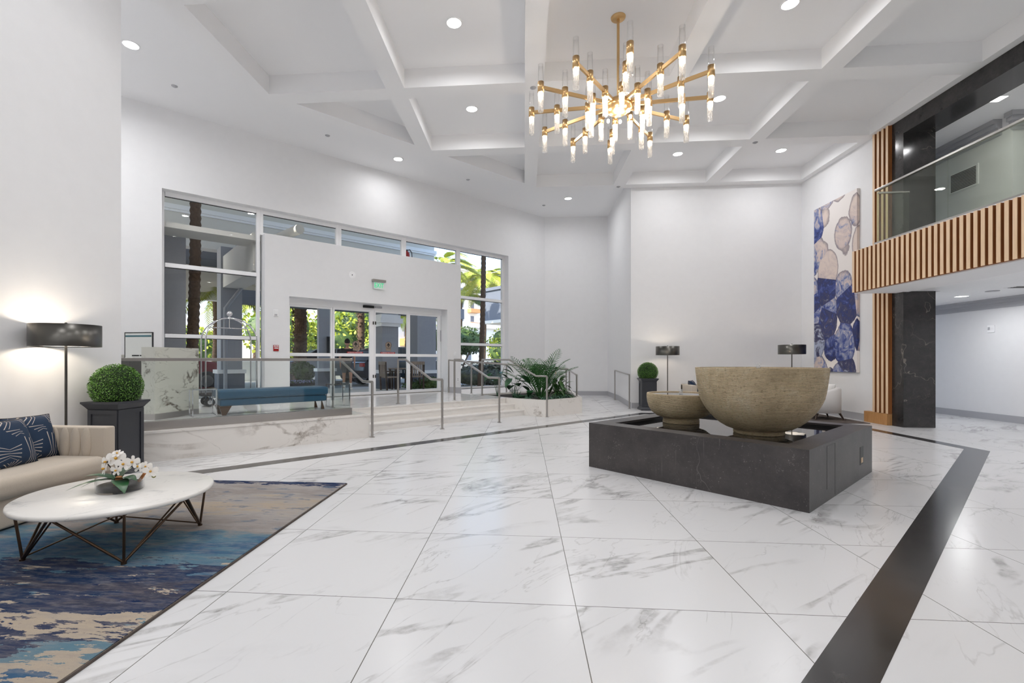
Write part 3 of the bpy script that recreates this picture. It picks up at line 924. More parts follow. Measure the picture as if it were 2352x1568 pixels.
MB().box(-0.02, 0, -0.33, 0.33, -0.22, 0.22).build('frame', 'white', v)
s1 = MB()
for i in range(12): s1.box(-0.028, -0.021, -0.29, 0.29, -0.19 + i * 0.032, -0.172 + i * 0.032)
s1.build('louvres', 'gun', v)

# ================================================================ CHANDELIER
CX, CY, CZ = 1.493, 7.544, 5.45
ch = thing('chandelier', 'large brass chandelier with radiating arms of clear glass tubes', 'chandelier', (CX, CY, HC))
dz = CZ - HC
MB().lathe([(0.0, -0.035), (0.09, -0.035), (0.11, -0.02), (0.115, 0.0)], seg=40).build('canopy', 'brass', ch)
MB().tube([(0, 0, -0.03), (0, 0, dz + 0.05)], 0.022, 16).build('rod', 'brass', ch)
MB().lathe([(0, 0.09), (0.10, 0.085), (0.19, 0.05), (0.235, 0.0), (0.21, -0.07), (0.13, -0.13), (0, -0.155)], (0, 0, dz), 36).build('hub', 'brass', ch)
for k in range(12):
    a = R(-5 + 30 * k)
    ca, sa = math.cos(a), math.sin(a)
    am = MB().box(0.18, 1.36, -0.014, 0.014, -0.026, 0.026)
    arm = am.build('arm', 'brass', ch, loc=(0, 0, dz), rotz=a)
    for rr in (0.47, 0.96, 1.37):
        zz = 0.0
        so = MB().lathe([(0.0, 0.075), (0.047, 0.075), (0.047, -0.075), (0.0, -0.075)], (rr, 0, zz), 24).build('socket', 'brass', arm)
        up = MB().lathe([(0.040, 0.075), (0.040, 0.335), (0.037, 0.335), (0.037, 0.08)], (rr, 0, zz), 24)
        low = MB().lathe([(0.037, -0.08), (0.037, -0.36), (0.041, -0.36), (0.041, -0.075)], (rr, 0, zz), 24)
        up.build('glass_tube', 'clear', arm)
        low.build('glass_tube', 'crackle', arm)
        MB().ball((rr, 0, zz - 0.10), 0.024, 12, 8, sz=1.4).build('bulb', 'bulb', arm)
for k in range(6):
    a = R(10 + 60 * k)
    o = MB().ball((0.20 * math.cos(a), 0.20 * math.sin(a), dz - 0.17), 0.024, 12, 8, sz=1.3)
    o.build('bulb', 'bulb', ch)
point_light('chandelier_glow', (CX, CY, CZ - 0.30), 0.12, 60, (1, 0.92, 0.84))

# ================================================================ FOUNTAIN
FA = R(44.7)
fo = thing('fountain_plinth', 'low square dark stone fountain plinth with a sunken mirror pool', 'fountain', (2.622, 6.262, 0), FA)
h, a_, pb = 0.58, 1.245, 0.985
# local -x side faces the camera's left, local +... faces right
pl = MB()
t_ = a_
pl.box(-a_, a_, -a_, -pb - 0.02, 0, h).box(-a_, a_, pb + 0.02, a_, 0, h)
pl.box(-a_, -pb - 0.02, -pb - 0.02, pb + 0.02, 0, h).box(pb + 0.02, a_, -pb - 0.02, pb + 0.02, 0, h)
pl.build('stone_body', 'plinth', fo)
ck = MB()
for (x0, x1, y0, y1) in ((-pb - 0.02, pb + 0.02, -pb - 0.02, -pb), (-pb - 0.02, pb + 0.02, pb, pb + 0.02), (-pb - 0.02, -pb, -pb, pb), (pb, pb + 0.02, -pb, pb)):
    ck.box(x0, x1, y0, y1, 0.40, h - 0.022)
ck.build('pool_lip', 'black', fo)
MB().box(-pb, pb, -pb, pb, 0.40, 0.535).build('water', 'water', fo)
ac = MB()
y0 = -a_ - 0.0015
for (x0, x1, z0, z1) in ((-0.70, -0.697, 0.12, 0.55), (-0.415, -0.412, 0.02, 0.55), (-0.70, -0.412, 0.55, 0.553)): ac.box(x0, x1, y0, -a_ + 0.002, z0, z1)
ac.build('access_panel', 'black', fo)
so = MB().box(0.63, 0.79, y0 - 0.001, -a_ + 0.002, 0.17, 0.38).build('socket_recess', 'black', fo)
MB().box(0.67, 0.75, y0 - 0.004, y0 - 0.001, 0.19, 0.25).build('outlet', 'brass', fo)

def bowl(name, label, c, H, Rr, rf, prof, zt):
    t = thing(name, label, 'bowl', (c[0], c[1], 0.536))
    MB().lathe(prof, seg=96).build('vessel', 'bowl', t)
    MB().lathe([(0.0, 0.0), (rf * 0.98, 0.0), (rf, 0.015), (rf * 0.985, 0.045), (rf * 0.95, 0.08)], seg=64).build('foot', 'bowl', t)
    MB().cyl((0, 0, 0), Rr - 0.035, H - 0.03, H - 0.012, 64).build('water', 'water', t)
    MB().lathe([(0.0, 0.0), (0.018, 0.0), (0.026, 0.02), (0.022, 0.035), (0.030, 0.055), (0.012, 0.066), (0, 0.07)], (0, 0, H - 0.012), 16).build('bubbling_jet', 'crackle', t)
    return t
big = [(0.20, 0.048), (0.285, 0.052), (0.35, 0.075), (0.424, 0.121), (0.480, 0.170), (0.525, 0.222), (0.565, 0.272), (0.596, 0.322), (0.625, 0.380), (0.647, 0.437), (0.663, 0.52), (0.675, 0.61), (0.685, 0.70), (0.692, 0.775), (0.690, 0.782), (0.665, 0.782), (0.660, 0.73), (0.4, 0.70), (0.0, 0.70)]
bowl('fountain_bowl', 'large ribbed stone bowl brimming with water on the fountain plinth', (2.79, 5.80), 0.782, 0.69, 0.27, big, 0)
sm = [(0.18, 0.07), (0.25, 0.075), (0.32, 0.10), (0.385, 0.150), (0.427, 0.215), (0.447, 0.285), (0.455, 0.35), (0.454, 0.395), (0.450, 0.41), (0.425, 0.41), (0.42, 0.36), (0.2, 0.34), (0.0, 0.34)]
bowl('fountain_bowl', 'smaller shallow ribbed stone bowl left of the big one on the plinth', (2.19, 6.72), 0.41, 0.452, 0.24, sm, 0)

# ================================================================ RUGS, SOFA, TABLE
rg = thing('rug', 'blue, navy and taupe abstract rug under the round coffee table', 'rug', (0, 0, 0))
MB().box(-4.60, -2.0, 0.4, 5.145, 0.0, 0.018).build('pile', 'rug', rg)
MB().box(-2.0, -1.992, 0.4, 5.15, 0.0, 0.014).box(-4.6, -2.0, 5.145, 5.153, 0.0, 0.014).build('binding', 'rugdark', rg)
tag(MB().box(3.95, 7.67, 10.99, 13.55, 0.002, 0.014).build('rug', 'rugdark'), 'brown-grey rug under the white armchair beyond the fountain', 'rug')

def make_sofa(label, loc, rotz, L, detail=True):
    t = thing('sofa', label, 'sofa', loc, rotz)
    D, AH, BH, AT = 0.93, 0.735, 0.735, 0.125
    # local: x along length, front at y=0 going back to y=D
    MB().rbox(0.0, L, 0.03, D, 0.03, 0.30, 0.03).build('base', 'sofa', t)
    MB().box(0.06, L - 0.06, 0.10, D - 0.06, 0.0, 0.032).build('plinth', 'black', t)  # recessed plinth, black to stand for the shadow gap at the floor
    MB().rbox(AT - 0.02, L - AT + 0.02, -0.03, D - 0.20, 0.27, 0.455, 0.075, 6).build('seat_cushion', 'sofa', t)
    for x in (0.0, L - AT):
        arm = MB().rbox(x, x + AT, 0.0, D, 0.28, AH, 0.018).build('arm', 'sofa', t)
        inner = MB()
        for k in range(6):
            y0 = 0.14 + k * 0.115
            xi = x + AT if x == 0 else x
            inner.ball((xi, y0 + 0.057, 0.575), 0.057, 14, 10, sx=0.42, sz=2.75)
        inner.build('channel_tufting', 'sofa', arm)
    back = MB().rbox(0.0, L, D - 0.17, D, 0.28, BH, 0.03).build('backrest', 'sofa', t)
    return t
# the left sofa faces the room; its length runs along the left wall
sf = make_sofa('oatmeal channel-tufted sofa against the left wall behind the round table', (-4.17, 2.05, 0.0), R(90), 2.43)
for o in kids(sf):
    pass
sf2 = make_sofa('pale sofa by the far back wall, mostly hidden behind the stone bowls', (4.42, 12.65, 0.014), 0, 2.3)

def pillow(mb_w, mb_h, th):
    n = 16
    vs, fs = [], []
    for side in (1, -1):
        for i in range(n + 1):
            for j in range(n + 1):
                u, v_ = i / n * 2 - 1, j / n * 2 - 1
                e = max(0.0, (1 - abs(u) ** 2.6) * (1 - abs(v_) ** 2.6)) ** 0.5
                k = 1 - 0.06 * (1 - e) * (abs(u) * abs(v_)) + 0.045 * (abs(u) * abs(v_)) ** 3 - 0.05 * (1 - abs(u * v_)) * max(abs(u), abs(v_)) ** 4
                vs.append((u * mb_w / 2 * k, side * (th / 2 * e + 0.003), v_ * mb_h / 2 * k))
    m1 = (n + 1) ** 2
    for s_ in range(2):
        for i in range(n):
            for j in range(n):
                q = [s_ * m1 + i * (n + 1) + j, s_ * m1 + (i + 1) * (n + 1) + j, s_ * m1 + (i + 1) * (n + 1) + j + 1, s_ * m1 + i * (n + 1) + j + 1]
                fs.append(tuple(q if s_ == 1 else q[::-1]))
    rim = [(i, 0) for i in range(n)] + [(n, j) for j in range(n)] + [(n - i, n) for i in range(n)] + [(0, n - j) for j in range(n)]
    idx = [i * (n + 1) + j for i, j in rim]
    for k in range(len(idx)):
        a, b = idx[k], idx[(k + 1) % len(idx)]
        fs.append((a, b, b + m1, a + m1))
    return MB().add(vs, fs, True), [vs[i] for i in idx]
def put_pillow(label, loc, rot, w, h_, mat, group=None, th=0.16):
    t = thing('throw_pillow', label, 'cushion', loc, 0, group)
    t.rotation_euler = rot
    mb, rim = pillow(w, h_, th)
    mb.build('cover', mat, t)
    pts = [Vector((p[0], 0, p[2])) for p in rim]
    MB().tube(pts + [pts[0]], 0.006, 6).build('piping', 'black' if mat == 'navyfan' else mat, t)
    return t
gpl = 'navy line-patterned pillows on the left sofa'
put_pillow('navy line-patterned pillow at the far end of the left sofa, below the lamp pole', (-4.735, 4.14, 0.655), (R(-17), 0, R(86)), 0.44, 0.44, 'navyfan', gpl)
put_pillow('navy line-patterned pillow on the left sofa, cut off by the left photo edge', (-4.62, 3.84, 0.652), (R(-20), 0, R(96)), 0.45, 0.44, 'navyfan', gpl)
put_pillow('small navy patterned pillow leaning in the far sofa left of the big bowl', (4.88, 12.98, 0.67), (R(-14), R(8), R(10)), 0.42, 0.42, 'navyfan', 'navy pillows on the far sofa')
put_pillow('dark pillow edge lying on the far sofa arm beside its navy pillow', (4.62, 13.18, 0.66), (R(-20), 0, R(55)), 0.40, 0.42, 'navyfan', 'navy pillows on the far sofa')

# round coffee table
ct = thing('coffee_table', 'round white marble coffee table on a bronze rod frame', 'coffee table', (-3.085, 3.35, 0.018))
MB().lathe([(0.0, 0.352), (0.60, 0.352), (0.616, 0.357), (0.622, 0.37), (0.620, 0.384), (0.610, 0.390), (0.0, 0.390)], seg=96).build('tabletop', 'tabletop', ct)
ft = [(0.375, -0.375), (0.375, 0.375), (-0.375, 0.375), (-0.375, -0.375)]
mids = [(0.54, 0.0), (0.0, 0.54), (-0.54, 0.0), (0.0, -0.54)]
for k, (x, y) in enumerate(ft):
    leg = MB()
    p0 = (x, y, 0.012)
    leg.tube([p0, (x * 1.08, y * 1.08, 0.352)], 0.009, 8)
    for q in (mids[k], mids[k - 1]): leg.tube([p0, (q[0], q[1], 0.352)], 0.009, 8)
    leg.tube([(x * 0.98, y * 0.98, 0.012), (mids[k][0] * 0.92, mids[k][1] * 0.92, 0.352)], 0.006, 8)
    leg.build('leg', 'bronze', ct)
    MB().cyl((x, y, 0), 0.017, 0.0, 0.012, 16).build('foot_pad', 'bronze', ct)
MB().tube([(-0.375, -0.375, 0.02), (-0.375, 0.375, 0.06)], 0.006, 8).tube([(0.375, 0.375, 0.02), (-0.375, 0.375, 0.06)], 0.006, 8).build('stretcher', 'bronze', ct)

# orchid arrangement
TT = 0.018 + 0.390
oc = thing('orchid_arrangement', 'white orchids in a round clear glass dish of black pebbles on the coffee table', 'flower arrangement', (-3.09, 3.36, TT + 0.001))
oc.scale = (1.08, 1.08, 1.08)
MB().lathe([(0.0, 0.0), (0.135, 0.0), (0.140, 0.006), (0.140, 0.098), (0.137, 0.100), (0.134, 0.098), (0.134, 0.010), (0.0, 0.008)], seg=64).build('glass_dish', 'clear', oc)
MB().lathe([(0.0, 0.045), (0.07, 0.047), (0.133, 0.043), (0.133, 0.010), (0.0, 0.0085)], seg=48).build('black_pebbles', flat('black_gravel', srgb(26, 25, 26), 0.25, var=0.6, vs=90, bump=1.0, bs=120), oc)
def leaf(mb, base, dirv, L, w, droop=0.3, fold=0.15, n=8):
    d = Vector(dirv).normalized()
    side = d.cross(Vector((0, 0, 1)))
    side = side.normalized() if side.length > 1e-3 else Vector((1, 0, 0))
    up = side.cross(d).normalized()
    vs, fs = [], []
    for i in range(n + 1):
        t = i / n
        c = Vector(base) + d * (L * t) + Vector((0, 0, -droop * L * t * t))
        ww = w * math.sin(PI * min(1, 0.08 + t * 0.92) ** 0.8) * 0.5 if t < 1 else 0.0005
        vs += [c + side * ww + up * fold * ww, c, c - side * ww + up * fold * ww]
    for i in range(n):
        for k in (0, 1): fs.append((i * 3 + k, i * 3 + k + 1, (i + 1) * 3 + k + 1, (i + 1) * 3 + k))
    mb.add(vs, fs, True)
for (az, el, L, w) in ((200, 30, 0.20, 0.075), (185, 8, 0.22, 0.06), (230, 15, 0.24, 0.05), (165, 18, 0.20, 0.06), (60, 55, 0.13, 0.06), (340, 25, 0.21, 0.085), (320, 12, 0.25, 0.085), (120, 40, 0.15, 0.06)):
    m_ = MB()
    leaf(m_, (-0.02, 0, 0.07), (math.cos(R(az)) * math.cos(R(el)), math.sin(R(az)) * math.cos(R(el)), math.sin(R(el))), L * 1.2, w * 1.15, 0.35)
    m_.build('leaf', 'deep', oc)
st_ = MB()
stem1 = [(-0.02, 0, 0.05), (-0.03, 0.0, 0.12), (-0.02, 0.01, 0.19), (0.03, 0.02, 0.215), (0.09, 0.03, 0.205), (0.15, 0.04, 0.175), (0.20, 0.05, 0.13), (0.215, 0.05, 0.10)]
st_.tube(stem1, 0.0035, 6)
st_.tube([(-0.02, 0, 0.06), (-0.05, 0.0, 0.13), (-0.08, -0.02, 0.19), (-0.06, -0.04, 0.21)], 0.003, 6)
st_.build('stem', 'soil', oc)
MB().tube([(0.005, -0.02, 0.045), (0.01, -0.02, 0.10)], [0.03, 0.018], 8).build('cork_piece', 'rootbrown', oc)
MB().tube([(0.10, 0.05, 0.05), (0.15, 0.04, 0.11)], [0.012, 0.01], 7).build('cork_piece', 'rootbrown', oc)
def orchid(c, nrm, s, par):
    n_ = Vector(nrm).normalized()
    q = n_.to_track_quat('Z', 'Y').to_matrix().to_4x4()
    m_ = MB()
    for k in range(5):
        a = R(90 + 72 * k)
        rr = s * (1.3 if k in (1, 4) else 1.15)
        w = 0.62 if k in (1, 4) else 0.42
        vs = [(0, 0, 0)]
        N = 8
        for i in range(N + 1):
            b = -1 + 2 * i / N
            u = rr * math.cos(b * PI / 2) ** 0.6 if abs(b) < 1 else rr * 0.05
            w_ = rr * w * math.sin(b * PI / 2) * (0.4 + 0.6 * math.cos(b * PI / 2))
            vs.append((math.cos(a) * u - math.sin(a) * w_, math.sin(a) * u + math.cos(a) * w_, 0.12 * s * (u / rr) ** 2 + 0.002 * (k % 2)))
        m_.add(vs, [(0, i, i + 1) for i in range(1, N + 1)], True)
    m_.xform(Matrix.Translation(c) @ q).build('blossom', 'petal', par)
    MB().ball((0, 0, 0.01), s * 0.20, 8, 6, sz=1.2).xform(Matrix.Translation(c) @ q).build('lip', 'yellow', par)
for c, n_, s_ in (((-0.02, -0.01, 0.225), (0.3, -1, 0.25), 0.050), ((-0.085, -0.02, 0.20), (-0.4, -1, 0.2), 0.042), ((-0.09, -0.03, 0.155), (-0.6, -1, 0.1), 0.042),
                  ((0.035, -0.01, 0.185), (0.3, -1, 0.2), 0.044), ((0.0, -0.03, 0.145), (0, -1, 0), 0.034), ((0.085, 0.01, 0.195), (0.2, -1, 0.2), 0.042),
                  ((0.125, 0.02, 0.165), (-0.1, -1, 0.1), 0.040), ((0.165, 0.03, 0.16), (0.5, -1, 0.3), 0.034), ((0.205, 0.03, 0.128), (0.5, -1, 0.1), 0.040), ((-0.02, 0.0, 0.255), (0.1, -0.7, 0.8), 0.03)):
    orchid(c, n_, s_, oc)
MB().ball((0.215, 0.045, 0.088), 0.011, 10, 8, sx=1.3).build('bud', 'bud', oc)

# ================================================================ FLOOR LAMPS
def lamp(label, x, y, z0=0.0, w=30):
    t = thing('floor_lamp', label, 'floor lamp', (x, y, z0), 0, 'drum-shade floor lamps')
    MB().lathe([(0, 0.03), (0.03, 0.03), (0.16, 0.018), (0.17, 0.0), (0, 0.0)], seg=40).build('base', 'gun', t)
    MB().tube([(0, 0, 0.02), (0, 0, 1.79)], 0.013, 12).build('pole', 'gun', t)
    sh = MB().lathe([(0.315, 1.555), (0.315, 1.80), (0.311, 1.80), (0.311, 1.555), (0.315, 1.555)], seg=64).build('shade', 'gun', t)
    MB().lathe([(0.309, 1.565), (0.309, 1.79)], seg=64).build('shade_lining', 'white', sh)
    fr = MB()
    for k in range(3):
        a = R(120 * k + 20)
        fr.tube([(0, 0, 1.77), (0.309 * math.cos(a), 0.309 * math.sin(a), 1.77)], 0.003, 6)
    fr.build('shade_spider', 'gun', sh)
    MB().lathe([(0, 1.83), (0.012, 1.825), (0.014, 1.80), (0.008, 1.79), (0, 1.79)], seg=16).build('finial', 'gun', t)
    MB().ball((0.06, 0, 1.68), 0.03, 14, 10).build('bulb', 'shadein', t)
    point_light('lamp_bulb', (0, 0, 1.675), 0.055, w, (1, 0.86, 0.68), t)
    return t
lamp('tall drum-shade floor lamp against the left wall behind the sofa', -5.12, 4.86, w=15)
lamp('drum-shade floor lamp beside the topiary near the back wall, left of the big bowl', 4.02, 13.45, w=8)
lamp('drum-shade floor lamp behind the big bowl, right, nearest the painting', 7.02, 12.85, 0.014, w=8)

# ================================================================ TOPIARIES
def topiary(label, x, y, rz=0.0, s=1.0):
    p = thing('planter', label[0], 'planter', (x, y, 0), rz)
    b = 0.19 * s
    bo = MB().box(-b, b, -b, b, 0.06, 0.84)
    bo.build('body', 'planter', p)
    fl = MB()
    def frus(h0, h1, z0, z1):
        vs = [(sx_ * h0, sy_ * h0, z0) for sx_, sy_ in ((-1, -1), (1, -1), (1, 1), (-1, 1))] + [(sx_ * h1, sy_ * h1, z1) for sx_, sy_ in ((-1, -1), (1, -1), (1, 1), (-1, 1))]
        fl.add(vs, [(3, 2, 1, 0), (4, 5, 6, 7), (0, 1, 5, 4), (1, 2, 6, 5), (2, 3, 7, 6), (3, 0, 4, 7)])
    frus(b + 0.045, b + 0.045, 0, 0.04); frus(b + 0.045, b, 0.04, 0.10)
    fl.build('foot_moulding', 'planter', p)
    fl = MB()
    frus(b + 0.002, b + 0.02, 0.80, 0.83); frus(b + 0.02, b + 0.05, 0.83, 0.875); frus(b + 0.055, b + 0.055, 0.875, 0.90)
    fl.build('cap_moulding', 'planter', p)
    pn = MB()
    for k in range(4):
        q = MB()
        for (x0, x1, z0, z1) in ((-b, -b + 0.045, 0.10, 0.80), (b - 0.045, b, 0.10, 0.80), (-b + 0.045, b - 0.045, 0.10, 0.15), (-b + 0.045, b - 0.045, 0.75, 0.80)):
            q.box(x0, x1, -b - 0.012, -b, z0, z1)
        pn._m(q.xform(Matrix.Rotation(PI / 2 * k, 4, 'Z')))
    pn.build('panel_moulding', 'planter', p)
    tp = thing('topiary_ball', label[1], 'topiary', (x, y, 0.90), rz)
    c = (0, 0, 0.175)
    r = 0.272 * s
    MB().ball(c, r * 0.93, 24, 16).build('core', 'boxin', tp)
    rnd = random.Random(3)
    lf = MB()
    N = 5200
    for i in range(N):
        ph = math.acos(1 - 2 * (i + 0.5) / N); th = i * 2.399963
        n_ = Vector((math.sin(ph) * math.cos(th), math.sin(ph) * math.sin(th), math.cos(ph)))
        if n_.z < -0.67: continue
        p0 = Vector(c) + n_ * r * rnd.uniform(0.93, 1.03)
        d = (n_ + Vector((rnd.uniform(-1, 1), rnd.uniform(-1, 1), rnd.uniform(-1, 1))) * 0.9).normalized()
        w = d.cross(n_ + Vector((0.1, 0.2, 0.3))).normalized()
        L = rnd.uniform(0.010, 0.017) * s
        lf.quad(p0 - w * L * 0.45, p0 + d * L * 0.5 - w * L * 0.5, p0 + d * L, p0 + w * L * 0.45)
    lf.build('leaves', 'box', tp)
topiary(('charcoal panelled planter between the left sofa and the marble wall', 'round clipped boxwood ball in the near left planter'), -5.09, 5.48)
topiary(('charcoal panelled planter near the back wall by the ramp rail', 'small round boxwood ball in the far planter near the back wall'), 3.52, 13.62)

# ================================================================ ARMCHAIR
ac = thing('armchair', 'white rounded armchair on dark tapered legs beyond the fountain', 'armchair', (7.17, 11.86, 0.014), R(0))
# local: front toward -x
sh = MB()
def shell(r_out, t, z0, zf):
    vs, fs = [], []
    pts = []
    hw, xf, xb = 0.40, -0.36, 0.33
    cr_ = 0.30
    pts.append((xf, -hw)); pts.append((xf + 0.02, -hw))
    n1 = 6
    for k in range(1, n1): pts.append((xf + (xb - cr_ - xf) * k / n1, -hw))
    for k in range(11):
        a = R(-90 + 9 * k); pts.append((xb - cr_ + cr_ * math.cos(a), -hw + cr_ + cr_ * math.sin(a)))
    for k in range(11):
        a = R(0 + 9 * k); pts.append((xb - cr_ + cr_ * math.cos(a), hw - cr_ + cr_ * math.sin(a)))
    for k in range(n1 - 1, -1, -1): pts.append((xf + (xb - cr_ - xf) * k / n1, hw))
    return pts
pts = shell(0, 0, 0, 0)
n = len(pts)
vs, fs = [], []
for i, (x, y) in enumerate(pts):
    a = pts[max(0, i - 1)]; b = pts[min(n - 1, i + 1)]
    tx, ty = b[0] - a[0], b[1] - a[1]
    l_ = math.hypot(tx, ty)
    nx_, ny_ = -ty / l_, tx / l_      # inward
    zt = 0.60 + 0.155 * min(1, max(0, (x + 0.36) / 0.5)) ** 1.0
    T = 0.105
    ring = [(0, 0.155), (0, zt - 0.045), (0.014, zt - 0.014), (0.045, zt), (T - 0.045, zt), (T - 0.014, zt - 0.014), (T, zt - 0.045), (T, 0.155)]
    for (q, z) in ring: vs.append((x + nx_ * q, y + ny_ * q, z))
m8 = 8
for i in range(n - 1):
    for k in range(m8):
        fs.append((i * m8 + k, (i + 1) * m8 + k, (i + 1) * m8 + (k + 1) % m8, i * m8 + (k + 1) % m8))
fs.append(tuple(range(m8))); fs.append(tuple((n - 1) * m8 + k for k in range(m8 - 1, -1, -1)))
MB().add(vs, fs, True).build('shell', 'whitefab', ac)
MB().rbox(-0.37, 0.26, -0.30, 0.30, 0.155, 0.30, 0.04).build('seat_base', 'whitefab', ac)
MB().rbox(-0.40, 0.22, -0.295, 0.295, 0.30, 0.45, 0.06).build('seat_cushion', 'whitefab', ac)
for x, y in ((-0.31, -0.33), (0.27, -0.27), (-0.31, 0.33), (0.27, 0.27)):
    s_ = 1 if x > 0 else -1
    MB().tube([(x * 0.9, y * 0.92, 0.156), (x + 0.05 * s_, y * 1.06, 0.0)], [0.027, 0.013], 12).build('leg', 'darkwood', ac)
put_pillow('white square pillow standing in the white armchair', (7.28, 11.84, 0.665), (R(-14), 0, R(-84)), 0.40, 0.38, 'whitefab')

# ================================================================ PAINTING
pa = thing('painting', 'tall narrow canvas of blue and blush watercolour circles on the right wall', 'painting', (7.945, 12.55, 0.0))
MB().box(-0.062, 0.0, -0.82, 0.82, 1.12, 5.49).build('canvas', 'art', pa)

# ================================================================ ENTRANCE PLATFORM FITTINGS
bs = thing('glass_balustrade', 'frameless clear glass balustrade with flat steel rail on the low marble wall', 'balustrade', EW(3.58, 8.12, PZ), EA)
for a, b in ((-1.07, -0.005), (-2.135, -1.075), (-3.20, -2.14), (-4.26, -3.205)):
    MB().box(a, b, -0.008, 0.008, 0.09, 0.975).build('glass_panel', 'railglass', bs)
MB().box(-0.016, 0.0, 0.012, 0.95, 0.005, 0.975).build('glass_panel', 'railglass', bs)
MB().box(-4.3, 0.0, -0.06, 0.045, 0.0, 0.125).build('base_channel', 'stain', bs, bevel=0.003)
MB().box(-4.3, 0.025, -0.027, 0.027, 0.975, 1.02).build('top_rail', 'stain', bs, bevel=0.003)

def handrail(label, pts, posts, group, r=0.024):
    """pts: world points of the rail; posts: (x, y, z_foot, z_top)"""
    o0 = Vector((posts[0][0], posts[0][1], posts[0][2]))
    t = thing('handrail', label, 'handrail', tuple(o0), 0, group)
    MB().tube([Vector(p) - o0 for p in pts], r, 12).build('rail', 'stain', t)
    for (x, y, zf, zt) in posts:
        p = Vector((x, y, 0)) - Vector((o0.x, o0.y, 0))
        MB().tube([(p.x, p.y, zf - o0.z), (p.x, p.y, zt - o0.z)], r, 12).build('post', 'stain', t)
        MB().cyl((p.x, p.y, 0), 0.05, zf - o0.z, zf - o0.z + 0.008, 20).build('floor_flange', 'stain', t)
    return t
gh = 'stainless stair handrails'
labs = ['stainless stair handrail at the free end of the marble wall, beside the glass balustrade',
        'stainless stair handrail second from the glass balustrade, in front of the right-hand door',
        'stainless stair handrail third from the glass balustrade, on the middle of the steps',
        'stainless stair handrail in front of the planted marble bed']
for i, (s0, s1_, vtop, ve) in enumerate(((3.895, 3.80, 9.2, 9.5), (5.465, 5.28, 9.15, 9.42), (7.03, 6.86, 9.15, 9.42), (8.61, 8.35, 9.15, 10.15))):
    v0 = 7.93 if i else 7.90
    f = lambda v: s0 + (s1_ - s0) * (v - v0) / (ve - v0)
    P = [EW(f(v0), v0, 1.01), EW(f(v0 + 0.34), v0 + 0.34, 1.01), EW(f(vtop), vtop, 1.425), EW(f(ve), ve, 1.425)]
    a = EW(f(v0), v0); b = EW(f(ve), ve)
    handrail(labs[i], P, [(a[0], a[1], 0.0, 1.01), (b[0], b[1], PZ, 1.425)], gh)
A_ = EW(8.34, 11.75); C_ = (1.56, 16.6)
P = [(A_[0], A_[1], 1.42), (C_[0], C_[1], 1.10), (1.50, 15.6, 1.08), (1.47, 13.15, 1.0)]
posts = []
for t_ in (0.0, 0.17, 0.45, 0.72, 0.98):
    x = A_[0] + (C_[0] - A_[0]) * t_; y = A_[1] + (C_[1] - A_[1]) * t_
    posts.append((x, y, PZ - 0.30 * t_, 1.42 - 0.32 * t_))
posts += [(1.50, 15.55, 0.075, 1.08), (1.47, 13.15, 0.42, 1.0)]
handrail('long stainless ramp rail running behind the planted bed', P, posts, 'stainless ramp handrails')
P = [(3.06, 13.86, 0.99), (3.04, 15.91, 1.075)]
handrail('short stainless rail against the return wall left of the far topiary', P, [(3.06, 13.86, 0.0, 0.99), (3.04, 15.91, 0.087, 1.075)], 'stainless ramp handrails', 0.02)

# planted marble bed
pb_ = thing('planter_bed', 'veined white marble planter bed at the right end of the steps', 'planter', EW(8.55, 7.93, 0))
o0 = Vector(EW(8.55, 7.93, 0))
out = [EW(8.55, 7.93), EW(10.03, 7.96), (1.56, 16.1, 0), EW(11.7, 10.72), EW(8.42, 10.72), EW(8.33, 9.15)]
out = [(p[0] - o0.x, p[1] - o0.y) for p in out]
cxm = sum(p[0] for p in out) / 6; cym = sum(p[1] for p in out) / 6
def inset(poly, d):
    n = len(poly); res = []
    for i in range(n):
        a, b, c = Vector(poly[i - 1]), Vector(poly[i]), Vector(poly[(i + 1) % n])
        e1, e2 = (b - a).normalized(), (c - b).normalized()
        n1, n2 = Vector((-e1.y, e1.x)), Vector((-e2.y, e2.x))
        bis = (n1 + n2).normalized()
        res.append(tuple(b + bis * d / max(0.4, bis.dot(n1))))
    return res
area = sum(out[i][0] * out[(i + 1) % 6][1] - out[(i + 1) % 6][0] * out[i][1] for i in range(6))
if area < 0: out = out[::-1]
inn = inset(out, 0.13)
rm = MB()
for i in range(6):
    rm.prism([out[i], out[(i + 1) % 6], inn[(i + 1) % 6], inn[i]], 0.0, PZ - 0.001)
rm.build('marble_rim', 'wallmarble', pb_)
MB().prism(inset(out, 0.131), 0.02, PZ - 0.05).build('soil', 'soil', pb_)

